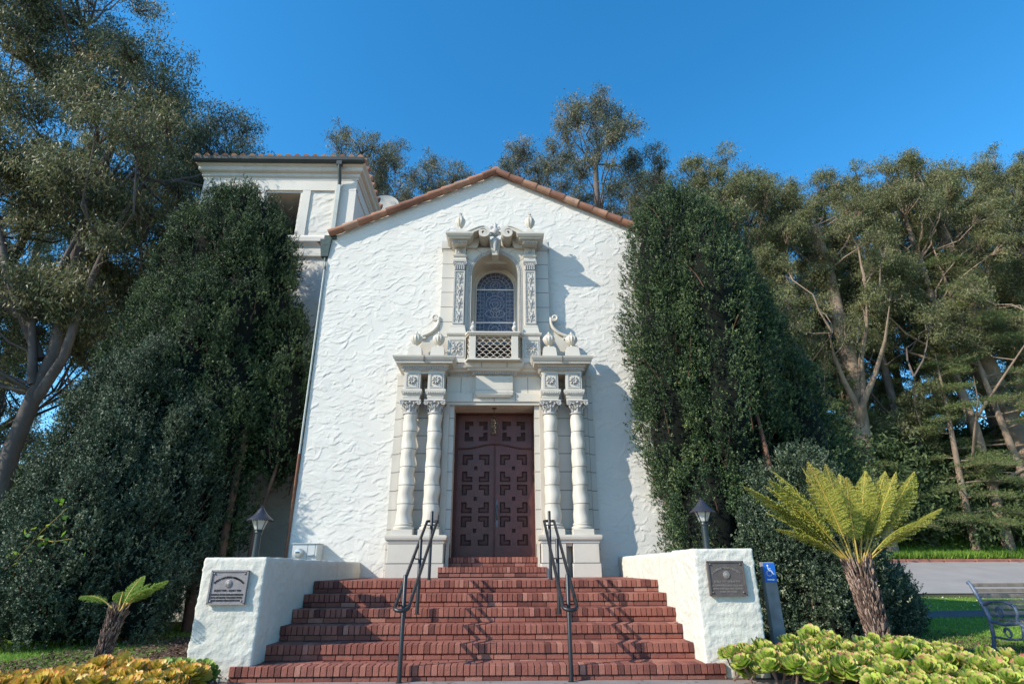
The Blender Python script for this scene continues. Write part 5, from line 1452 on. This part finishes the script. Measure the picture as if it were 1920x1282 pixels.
for az, L, ln, dr in ((176, 1.66, .70, .30), (184, 1.50, .55, .35), (165, 1.50, .40, .32), (204, 1.45, .30, .25), (150, 1.40, .18, .22), (100, 1.38, .04, .12), (262, 1.15, .10, .30), (24, 1.40, .32, .12),
                      (4, 1.74, .68, -.02), (-4, 1.45, .85, .25), (-10, 1.42, .46, .05), (192, 1.15, .86, .55), (338, .95, .66, .60), (60, 1.32, .20, .20), (178, 1.3, .62, .6), (14, 1.5, .48, .05), (170, 1.42, .55, .25), (40, 1.25, .5, .2), (155, 1.2, .7, .4)):
    F_.append((math.radians(az + rf.uniform(-6, 6)), L * .93, ln * 1.12, dr))
tree_fern((4.60, -4.45, .05), (4.47, -4.5, 1.16), .132, F_, 'golden green tree fern with thick shaggy trunk behind the succulent bed', 'fern', 51, 1100)
tree_fern((-4.33, -5.0, .05), (-4.24, -5.0, .73), .068, [(math.radians(178), .46, .95, .9), (math.radians(8), .52, .75, .55), (math.radians(60), .40, .25, .6), (math.radians(20), .36, .45, .7), (math.radians(-20), .44, .85, .5), (math.radians(120), .3, .6, .8)],
          'short stumpy tree fern with a few small green fronds on the left', 'ferng', 52, 700, pin=.50, rach='rachis')

# ------------------------------------------------------------------ succulents
def rosette_mesh(name, material, seed, tip):
    rng = np.random.default_rng(seed); V = []; F = []; Rn = []
    layers = [(9, .135, .12, .062), (9, .12, .38, .058), (8, .10, .66, .050), (7, .078, .95, .040), (5, .05, 1.2, .028), (3, .03, 1.4, .016)]
    a0 = 0
    for li, (n, L, tilt, w) in enumerate(layers):
        for k in range(n):
            a = a0 + 2 * math.pi * k / n + rng.normal(0, .07); tl = tilt + rng.normal(0, .1); l = L * rng.uniform(.85, 1.12)
            ca, sa = math.cos(a), math.sin(a); base = len(V)
            P = [(0.12, .35), (.4, .75), (.7, 1.0), (.9, .85), (1.0, .18)]
            for i, (t, ww) in enumerate(P):
                r = l * t * math.cos(tl); z = l * t * math.sin(tl) + .012 * li + .03 * t * t
                hw = w * ww * .62
                V += [(r * ca - hw * sa, r * sa + hw * ca, z + .008), (r * ca, r * sa, z - .006), (r * ca + hw * sa, r * sa - hw * ca, z + .008)]
            for i in range(4):
                b0 = base + 3 * i
                F += [(b0, b0 + 3, b0 + 4, b0 + 1), (b0 + 1, b0 + 4, b0 + 5, b0 + 2)]
                c = np.clip(rng.normal(.30, .10) + (.10 * (5 - li) / 5) + (.0, .05, .15, tip)[i], 0, 1); Rn += [c, c]
        a0 += .37
    me = npmesh(name, V, F, Rn, material, smooth=True); return me
succ_meshes = [rosette_mesh('rosette_leaves', 'succ', 60 + i, .42) for i in range(4)]
green_meshes = [rosette_mesh('rosette_leaves', 'succg', 70 + i, .2) for i in range(2)]
orange_meshes = [rosette_mesh('rosette_leaves', 'succo', 80 + i, .4) for i in range(3)]
stem_b = MB(); stem_b.tube([(0, 0, -.22), (.01, 0, -.1), (0, 0, .0)], [.014, .014, .02], n=6); stem_me = stem_b.mesh('stem', 'fern' if False else 'ferntrunk')
def plant_rosettes(spots, meshes, label, group, rr):
    for i, (x, y, z, s) in enumerate(spots):
        o = link('succulent', meshes[i % len(meshes)]); o.location = (x, y, z); o.scale = (s, s, s * rr.uniform(.85, 1.1))
        o.rotation_euler = (rr.uniform(.1, .95), rr.uniform(-.4, .4), rr.uniform(-.8, .8)); tag(o, label, 'succulent', group)
        c = link('stem', stem_me, o, world=False)
rr = random.Random(9)
def fill(n, inside, hgt, smin, smax, mind, rr, XR_=(-7, 6)):
    out = []; tries = 0
    while len(out) < n and tries < 60000:
        tries += 1
        x = rr.uniform(*XR_); y = rr.uniform(-6.8, -4.6)
        if not inside(x, y): continue
        s = rr.uniform(smin, smax)
        if any((x - a) ** 2 + (y - c) ** 2 < (mind * (s + s2) / 2) ** 2 for a, c, _, s2 in out): continue
        out.append((x, y, hgt(x, y) + rr.uniform(-.04, .06), s))
    return out
def insR(x, y):
    if x > 4.7 and y > -5.2 - (x - 4.7) * .6: return False
    front = -6.55 + max(0, (2.75 - x)) * .8; 
    if x < 2.42 or x > 5.4: return False
    if y < -6.7: return False
    if x < 3.2: return -5.55 - (x - 2.4) * .75 < y < -4.98
    back = -4.80 - max(0, x - 4.4) * .75
    return -6.6 < y < back
spR = fill(200, insR, lambda x, y: .17 + .16 * min(1, max(0, (y + 6.4) / 1.4)) - .10 * max(0, (3.0 - x)) - .08 * max(0, x - 4.4), .5, 1.15, .128, rr)
plant_rosettes(spR, succ_meshes, 'yellow green succulent rosette with pink leaf tips in the bed right of the steps', 'succulent rosettes right of the steps', rr)
def insL(x, y): return -5.6 < x < -3.0 and -6.35 + .0 * x < y < -5.35 - .15 * abs(x + 3.2) * .5 and y < -5.32
spL = fill(84, insL, lambda x, y: .15 + .03 * math.sin(x * 3), .7, 1.2, .15, rr)
plant_rosettes(spL, orange_meshes, 'orange and yellow succulent rosette in the bed on the left', 'orange succulents on the left', rr)
spG = fill(18, lambda x, y: -3.62 < x < -3.04 and -5.5 < y < -5.0, lambda x, y: .12, .6, .95, .11, rr)
plant_rosettes(spG, green_meshes, 'fresh green succulent rosette at the foot of the left stair pillar', 'green succulents by the left pillar', rr)

# ------------------------------------------------------------------ eucalyptus, pines, understory
def crown_tree(prefix, seed, H, trunk, forks, clumps, leafmat, barkmat, nleaf, leafL, leafW, droop=.8, r0=.35, sub=9, subr=.42, spread=1.0):
    """returns (trunk mesh, crown mesh) in local coordinates. forks: list of polylines (limbs); clumps: (x,y,z,rx,rz)"""
    rng = np.random.default_rng(seed); b = MB()
    n = len(trunk); b.tube(trunk, [r0 * (1 - .55 * i / (n - 1)) for i in range(n)], n=12)
    nodes = [Vector(p) for p in trunk[len(trunk) // 3:]]
    for pts, ra in forks:
        pts = [Vector(p) for p in pts]; k = len(pts); b.tube(pts, [ra * (1 - .86 * i / (k - 1)) for i in range(k)], n=9); nodes += pts[1:]
        for i in range(k - 1): nodes.append(pts[i].lerp(pts[i + 1], .5))
    subs = []
    for (cx, cy, cz, rx, rz) in clumps:
        c = Vector((cx, cy, cz))
        cand = [q for q in nodes if q.z < cz - .2] or nodes
        a = min(cand, key=lambda q: (q - c).length + .3 * abs(q.z - cz + 1.5) + 1.6 * max(0, .7 * math.hypot(q.x - cx, q.y - cy) - (cz - q.z)))
        L = (c - a).length; mid_ = a.lerp(c, .5) + Vector(rng.normal(0, .10 * L, 3)); mid_.z -= .08 * L
        rb = min(.02 + .009 * L, .07) * (r0 / .35) ** .5
        b.tube([a, a.lerp(mid_, .5) + Vector(rng.normal(0, .04 * L, 3)), mid_, mid_.lerp(c, .5) + Vector(rng.normal(0, .05 * L, 3)), c], [rb, rb * .85, rb * .7, rb * .5, rb * .3], n=6)
        for _ in range(sub):
            v = rng.normal(size=3); v /= np.linalg.norm(v); rad_ = rng.random() ** .4
            s = Vector((cx + v[0] * rx * rad_, cy + v[1] * rx * rad_, cz + (abs(v[2]) * 1.0 if rng.random() < .35 else v[2]) * rz * rad_))
            b.tube([c.lerp(a, .15), c.lerp(s, .55) + Vector(rng.normal(0, .08, 3)), s], [rb * .35, rb * .25, rb * .12], n=4); subs.append((s.x, s.y, s.z, rng.uniform(.55, 1.25), rng.normal(0, .2)))
    S = np.array(subs); m = len(S); per = int(nleaf / m)
    w = S[:, 3]; I = np.repeat(np.arange(m), np.maximum((per * w).astype(int), 4)); N = len(I)
    P = S[I, :3] + rng.normal(0, 1, (N, 3)) * (subr * w[I])[:, None] * np.array([[1, 1, .72]])
    D = norm(rng.normal(0, .55, (N, 3)) + np.array([[0, 0, -droop]])); Sd = rand_side(D, rng)
    V, F = leaf_arrays(P, D, Sd, rng.uniform(.7, 1.25, N) * leafL, rng.uniform(.7, 1.2, N) * leafW, .42)
    tone = np.clip(.42 + S[I, 4] + rng.normal(0, .20, N), 0, 1)
    return b.mesh('trunk', barkmat, smooth=60), npmesh('crown', V, F, tone, leafmat)
def place_tree(name, meshes, loc, rz, s, label, group, cat='tree'):
    e = empty(name, loc, label, cat, group, rz); e.scale = (s, s, s) if not hasattr(s, '__len__') else s
    for nm, me in zip(('trunk', 'crown'), meshes): link(nm, me, e, world=False)
    return e

# far eucalyptus variants (base at origin, about 28 m)
def far_variant(seed, H=28, wide=4.2, low=.30, nc=46, nleaf=52000, r0=.33, mat_='euc2'):
    rng = np.random.default_rng(seed)
    tx = rng.normal(0, .6, 7).cumsum() * .35; ty = rng.normal(0, .6, 7).cumsum() * .35; tx -= tx[0]; ty -= ty[0]
    trunk = [(tx[i], ty[i], H * .82 * i / 6) for i in range(7)]
    forks = []
    for k in range(6):
        t = rng.uniform(.25, .6); i = int(t * 6); a = rng.uniform(0, 2 * math.pi) ; p = np.array(trunk[i]); pts = [tuple(p)]
        rise = rng.uniform(.45, .9)
        for q in range(1, 5):
            p = p + np.array([math.cos(a) * (1 - rise * .6), math.sin(a) * (1 - rise * .6), rise]) * H * .075 + rng.normal(0, .25, 3); a += rng.normal(0, .3); pts.append(tuple(p))
        forks.append((pts, .11 if r0 < .4 else .26))
    cl = []
    for k in range(nc):
        t = rng.random() ** .75; z = H * (low + (1 - low) * t) * .98; env = wide * (math.sin(math.pi * min(max((z / H - low + .08) / (1 - low + .10), 0), 1)) ** .6 * .95 + .05)
        a = rng.uniform(0, 2 * math.pi); r = env * rng.random() ** .45; i = min(int(z / (H * .82) * 6), 6)
        cl.append((tx[i] + r * math.cos(a), ty[i] + r * math.sin(a), z - .6, rng.uniform(.5, 1.15), rng.uniform(.7, 1.6)))
    return crown_tree('far', seed, H, trunk, forks, cl, mat_, 'eucbark' if seed % 2 else 'palebark', int(nleaf * 1.3), .19, .046, droop=.55, r0=r0, sub=12, subr=.26)
VAR = [far_variant(101, low=.2, nc=64, nleaf=80000), far_variant(102, wide=4.6, low=.32, nc=60, nleaf=76000), far_variant(103, wide=3.6, low=.14, nc=60, nleaf=76000), far_variant(104, wide=4.4, low=.4, nc=50, nleaf=66000), far_variant(106, wide=4.4, low=.42, nc=56, nleaf=70000, r0=.72)]
VARB = [far_variant(111, wide=3.4, low=.55, nc=30, nleaf=27000, mat_='euc3'), far_variant(112, wide=3.8, low=.58, nc=28, nleaf=25000, mat_='euc3')]
GR = 'eucalyptus trees of the wood on the right'
rt = random.Random(77)
#  x, y, height
fr = [(15.0, 21.5, 30, 0), (18.3, 23, 29.5, 1), (21.8, 21.6, 28.5, 4), (25.6, 23, 30, 0), (29.3, 22, 30, 3), (33.2, 23, 31, 4), (37.6, 22.5, 30.5, 0), (42.0, 23, 32, 2), (46.5, 24, 32, 1),
      (13.0, 27, 33, 2), (17.0, 28, 32, 3), (21.5, 29, 33, 1), (26.5, 28, 31, 2), (31, 29, 33, 0), (36, 28, 33, 3), (41.5, 30, 36, 1), (47.5, 29, 34, 0), (53, 30, 37, 3),
      (24, 36, 32, 1), (31, 37, 33, 2), (38, 36, 34, 0), (46, 38, 36, 1), (54, 38, 38, 2), (62, 40, 40, 0)]
words = ['first', 'second', 'third', 'fourth', 'fifth', 'sixth', 'seventh', 'eighth', 'ninth']
for i, (x, y, h, v) in enumerate(fr):
    z = gz(x, y) - .1; s = (h - z) / 28.0
    if i < 9: lab = '%s eucalyptus counting from the chapel in the front row of the right wood' % words[i]
    elif i < 18: lab = '%s eucalyptus counting from the chapel in the middle row of the right wood' % words[i - 9]
    else: lab = 'eucalyptus deep in the back of the right wood, seen through gaps'
    place_tree('eucalyptus_tree', VAR[v], (x, y, z), rt.uniform(0, 6.28), s, lab, GR if i < 18 else 'eucalyptus trees deep in the right wood')
GB = 'eucalyptus tops above the chapel roof'
for (x, y, h, v, lab) in ((-11.2, 21, 31.0, 0, 'rounded eucalyptus top rising just right of the tower roof edge'), (-7.6, 22, 30.2, 1, 'lower eucalyptus top between the tower and the chapel gable'), (-5.0, 21.5, 29.0, 0, 'low eucalyptus top left of the gable peak'),
                        (-.6, 22, 27.4, 1, 'eucalyptus tip just above the gable peak'), (2.6, 20.5, 30.6, 0, 'eucalyptus with a flat plume right of the gable peak'), (7.3, 20.5, 33.4, 0, 'tallest eucalyptus above the right slope of the roof'),
                        (10.8, 22, 30.2, 1, 'slender eucalyptus between the tallest one and the right yew'), (5.0, 24, 30.5, 1, 'eucalyptus behind the tall one above the right roof slope')):
    z = gz(x, y) - .1; place_tree('eucalyptus_tree', VARB[v], (x, y, z), rt.uniform(0, 6.28), (h - z) / 28.0, lab, GB)

# left eucalyptuses, near
def near_tree(seed, trunk, forks, clumps, nleaf, r0, loc, name, label, L=.145, W=.034, sub=14, subr=.25):
    return place_tree(name, crown_tree('near', seed, 18, trunk, forks, clumps, 'euc', 'eucbark', nleaf, L, W, droop=.75, r0=r0, sub=sub, subr=subr), loc, 0, 1.0, label, 'eucalyptus trees on the left')
rl = np.random.default_rng(8)
def cl_region(n, f, rmin=.6, rmax=1.1, rng=rl):
    out = []
    while len(out) < n:
        p = f(rng)
        if p is not None: out.append((*p, rng.uniform(rmin, rmax), rng.uniform(rmin, rmax) * .8))
    return out
bx, by = -13.0, 3.0
# outline of the crown: right edge as a function of height (world x at y=3)
def redge(z): return float(np.interp(z, [4, 6, 9, 12, 14, 16, 18, 20.5, 23], [-11.0, -10.6, -9.9, -9.2, -9.0, -9.6, -11.3, -13.2, -13.6]))
def f1(r):
    z = r.uniform(7.5, 23); x = r.uniform(-19.5, redge(z) - 1.0); y = 3 + r.normal(0, 1.6)
    x2 = x; return (x2 - bx, y - by, z)
near_tree(201, [(.35, 0, 0), (.3, 0, 2.2), (.2, 0, 4.0), (.25, .1, 5.6), (.35, .2, 6.8), (.0, .3, 9.0), (-.1, .3, 12), (-.1, .4, 15), (-.6, .2, 18.5)],
          [([(.25, .1, 5.2), (.8, 0, 6.6), (.9, -.1, 8.2), (1.2, -.2, 10.2), (1.6, 0, 12.6), (2.0, 0, 15)], .15), ([(.2, 0, 5.8), (-.3, -.1, 7.6), (-.1, 0, 9.6), (.2, .2, 12.4), (1.0, .4, 15.8)], .12),
           ([(-.1, .3, 12), (-1.3, .2, 13.0), (-2.8, 0, 13.6), (-4.4, -.2, 13.8)], .11), ([(-.1, .3, 11), (1.0, .2, 13.0), (1.8, .2, 14.2)], .09), ([(-.1, .4, 15), (-1.5, .3, 17), (-2.3, .2, 19.5)], .1), ([(0, .2, 6.6), (-1.5, 0, 9), (-3.0, .1, 12), (-3.9, .2, 15), (-4.3, .1, 18)], .14), ([(-.2, .1, 7.4), (-2.6, .2, 9.0), (-4.6, .3, 11.4), (-5.6, .2, 14)], .11)],
          cl_region(170, f1, .45, 1.0), 270000, .235, (bx, by, gz(0, 3)), 'eucalyptus_tree', 'big eucalyptus on the left with forked trunk, crown reaching out of the picture')
near_tree(202, [(0, 0, 0), (-.3, 0, 4), (-.6, 0, 8), (-.3, .2, 12), (0, .2, 16)], [([(-.5, 0, 6), (-1.2, .3, 9), (-1.6, .2, 12)], .12)],
          cl_region(34, lambda r: (r.uniform(-3.5, 1.5), r.normal(0, 1.2), r.uniform(2.5, 16))), 40000, .22, (-16.3, 5.0, .05), 'eucalyptus_tree', 'eucalyptus with slim leaning trunk left of the big forked one, at the picture edge')
near_tree(203, [(0, 0, 0), (.3, 0, 4), (.2, 0, 8), (.6, .2, 12), (.5, .2, 17)], [([(.2, 0, 8), (1.0, .3, 11), (1.4, .2, 14)], .12), ([(.4, 0, 10), (-.8, .3, 12), (-1.6, .2, 15)], .10)],
          cl_region(72, lambda r: (lambda z: (r.uniform(-3.0, 2.2 if z < 17 else 1.2), r.normal(0, 1.3), z))(r.uniform(7, 19.8))), 95000, .28, (-12.2, 7.5, .05), 'eucalyptus_tree', 'dense eucalyptus behind the big forked one, its crown stepping down to the tower')
near_tree(204, [(0, 0, 0), (.1, 0, 6), (.4, 0, 11), (.5, .1, 15)], [([(.2, 0, 9), (.9, .3, 12), (1.2, .2, 14.5)], .09)],
          cl_region(42, lambda r: (lambda x: (x, r.normal(0, .8), r.uniform(11.5, 17.6 - .9 * max(0, x))))(r.uniform(-2.2, 2.4))), 42000, .2, (-9.6, 8.5, .05), 'eucalyptus_tree', 'thin topped eucalyptus directly behind the tower roof', L=.2)
near_tree(205, [(0, 0, 0), (.1, 0, 4), (.4, 0, 8), (.5, .1, 12)], [],
          cl_region(40, lambda r: (r.uniform(-2.5, 1.8), r.normal(0, 1.0), r.uniform(2.0, 12.0))), 42000, .2, (-11.4, 5.5, .05), 'eucalyptus_tree', 'leafy low branched eucalyptus filling the gap between the forked trunk and the left yew', L=.17)
for (x, y, h, v, lab) in ((-23, 14, 24, 2, 'distant eucalyptus seen between the leaning trunks at the left edge'), (-19, 17, 25, 0, 'distant eucalyptus behind the left trunks, nearer the tower'), (-27, 10, 22, 1, 'distant eucalyptus at the extreme left behind the slim trunk')):
    place_tree('eucalyptus_tree', VAR[v], (x, y, gz(x, y) - .1), rt.uniform(0, 6), (h) / 28.0, lab, 'distant eucalyptus trees on the left')

# pines
def pine_meshes(seed, H, nb, rmax, z0, nleaf):
    rng = np.random.default_rng(seed); b = MB()
    tr = [(0, 0, 0), (-.15, 0, H * .25), (-.45, .05, H * .5), (-.75, .1, H * .75), (-.95, .1, H)]
    b.tube(tr, [.24, .20, .15, .10, .03], n=10); V_ = []
    A = []
    for k in range(nb):
        t = z0 + (1 - z0) * (k + rng.random()) / nb; z = H * t; cx = np.interp(z, [p[2] for p in tr], [p[0] for p in tr]); a = rng.uniform(0, 2 * math.pi); L = rmax * (1 - t) ** .55 * rng.uniform(.65, 1.1) + .3
        ca, sa = math.cos(a), math.sin(a); P = [(cx, 0, z)] + [(cx + ca * L * q, sa * L * q, z + L * (.18 * q - .25 * q * q) + rng.normal(0, .05)) for q in (.35, .7, 1.0)]
        b.tube(P, [.045, .035, .022, .01], n=5)
        for _ in range(int(9 + 6 * L)):
            q = rng.uniform(.30, 1.05); sp_ = rng.normal(0, .20 * L * (1.1 - .4 * q)); c = np.array([cx + ca * L * q - sa * sp_, sa * L * q + ca * sp_, z + L * (.18 * q - .25 * q * q) + .05 + rng.normal(0, .06)])
            A.append((*c, ca, sa)); b.tube([(cx + ca * L * (q - .12), sa * L * (q - .12), z + L * (.18 * q - .25 * q * q)), tuple(c)], [.010, .005], n=3)
    A = np.array(A); m = len(A); I = np.repeat(np.arange(m), max(int(nleaf / m), 6)); N = len(I)
    Pn = A[I, :3] + rng.normal(0, 1, (N, 3)) * np.array([[.24, .24, .06]])
    D = norm(rng.normal(0, .6, (N, 3)) + np.stack([A[I, 3], A[I, 4], np.full(N, .25)], 1) * .7); V, F = leaf_arrays(Pn, D, rand_side(D, rng), rng.uniform(.10, .22, N), rng.uniform(.018, .03, N), .5)
    return b.mesh('trunk', 'palebark', smooth=60), npmesh('crown', V, F, np.clip(rng.normal(.5, .22, N), 0, 1), 'pine')
PM = [pine_meshes(301, 20, 46, 4.2, .18, 60000), pine_meshes(302, 12, 34, 3.2, .12, 40000)]
GP = 'pines in front of the right wood'
place_tree('pine_tree', PM[0], (31.0, 21.3, gz(0, 21.3) - .1), 0, (1.05, 1.05, 1.05), 'tall pine with pale slanting trunk and flat branches at the right edge', GP)
place_tree('pine_tree', PM[1], (27.0, 21.6, gz(0, 21.6) - .1), 2, 1.0, 'short spreading pine left of the tall pale trunked pine', GP)
place_tree('pine_tree', PM[1], (17.5, 19.3 + 1.6, gz(0, 20.9) - .1), 4, 1.15, 'short pine behind the kerb nearest to the yews', GP)
place_tree('pine_tree', PM[1], (22.0, 22.5, gz(0, 22.5) - .1), 1, .9, 'short pine half hidden behind the tree fern fronds', GP)
place_tree('pine_tree', PM[1], (35.5, 22.2, gz(0, 22.2) - .1), 5, 1.05, 'pine cut by the right picture edge', GP)
place_tree('pine_tree', PM[0], (25.0, 25.5, gz(0, 25.5) - .1), 3, .9, 'taller dark pine standing among the eucalyptus trunks', GP)
def bush_meshes(seed, nleaf, mat_='under'):
    rng = np.random.default_rng(seed); cl = [(rng.normal(0, 1.3), rng.normal(0, 1.1), rng.uniform(.5, 3.2), .9, .8) for _ in range(22)]
    return crown_tree('b', seed, 4, [(0, 0, 0), (0, .1, 1), (.1, .1, 2)], [], cl, mat_, 'eucbark', nleaf, .22, .08, droop=.3, r0=.08, sub=7, subr=.35)
BM = [bush_meshes(401, 20000), bush_meshes(402, 20000)]
k = 0
for y in (23.6, 26.5, 30.5, 35.5):
    x = 13.0 + (y - 25) * .6
    while x < 52 + (y - 25):
        place_tree('wild_shrub', BM[k % 2], (x, y + rt.uniform(-1, 1), gz(0, y) - .2), rt.uniform(0, 6), rt.uniform(1.0, 1.6) * (1 + (y - 25) * .03), 'wild dark green shrub in the undergrowth of the right wood', 'undergrowth shrubs of the right wood', 'shrub'); k += 1
        x += rt.uniform(2.6, 3.6)
for (x, y, s) in ((-17, 9, 1.2), (-14, 8, 1.0), (-20, 11, 1.4), (-24, 12, 1.5), (-11.5, 4.5, .8), (-27.5, 14, 1.6)):
    place_tree('wild_shrub', BM[k % 2], (x, y, gz(x, y) - .1), rt.uniform(0, 6), s, 'dark shrub under the eucalyptus trees on the left', 'shrubs under the left eucalyptus trees', 'shrub'); k += 1

# fallen leaves on the walk and steps
n = 150; X = rg.uniform(-3, 4, n); Y = np.where(rg.random(n) < .75, rg.uniform(-5.9, -4.95, n), rg.uniform(-2.8, -.8, n))
Zl = np.where(Y < -4.93, .021, .997); X = np.where(Y > -4.9, np.clip(X, -2.5, 2.2), X)
P = np.stack([X, Y, Zl], 1); D = norm(np.stack([rg.normal(0, 1, n), rg.normal(0, 1, n), np.abs(rg.normal(0, .12, n))], 1))
V, F = leaf_arrays(P, D, norm(np.cross(D, np.array([[0, 0, 1.]]) + rg.normal(0, .15, (n, 3)))), rg.uniform(.03, .08, n), rg.uniform(.012, .025, n), .5)
tag(link('leaf_litter', npmesh('leaf_litter', V, F, rg.random(n), 'chips')), 'scattered dry leaves on the walk and landing', 'leaves', kind='stuff')

# no part deeper than thing > part > sub-part
bpy.context.view_layer.update()
def depth(o):
    k = 1
    while o.parent is not None: o = o.parent; k += 1
    return k
kids = {}
for o in COL.objects:
    if o.parent is not None: kids.setdefault(o.parent.name, []).append(o)
deep = [o for o in COL.objects if depth(o) >= 4 and o.type == 'MESH']
plan = []
for o in deep:
    p = o.parent
    while depth(p) > 2: p = p.parent
    plan.append((o, p))
for o, p in plan:
    w = o.matrix_world.copy(); o.parent = p; o.matrix_parent_inverse = Matrix.Identity(4); o.matrix_basis = p.matrix_world.inverted() @ w
used = {o.parent.name for o in COL.objects if o.parent is not None}
for o in [o for o in COL.objects if o.type == 'EMPTY' and o.name not in used]: bpy.data.objects.remove(o)
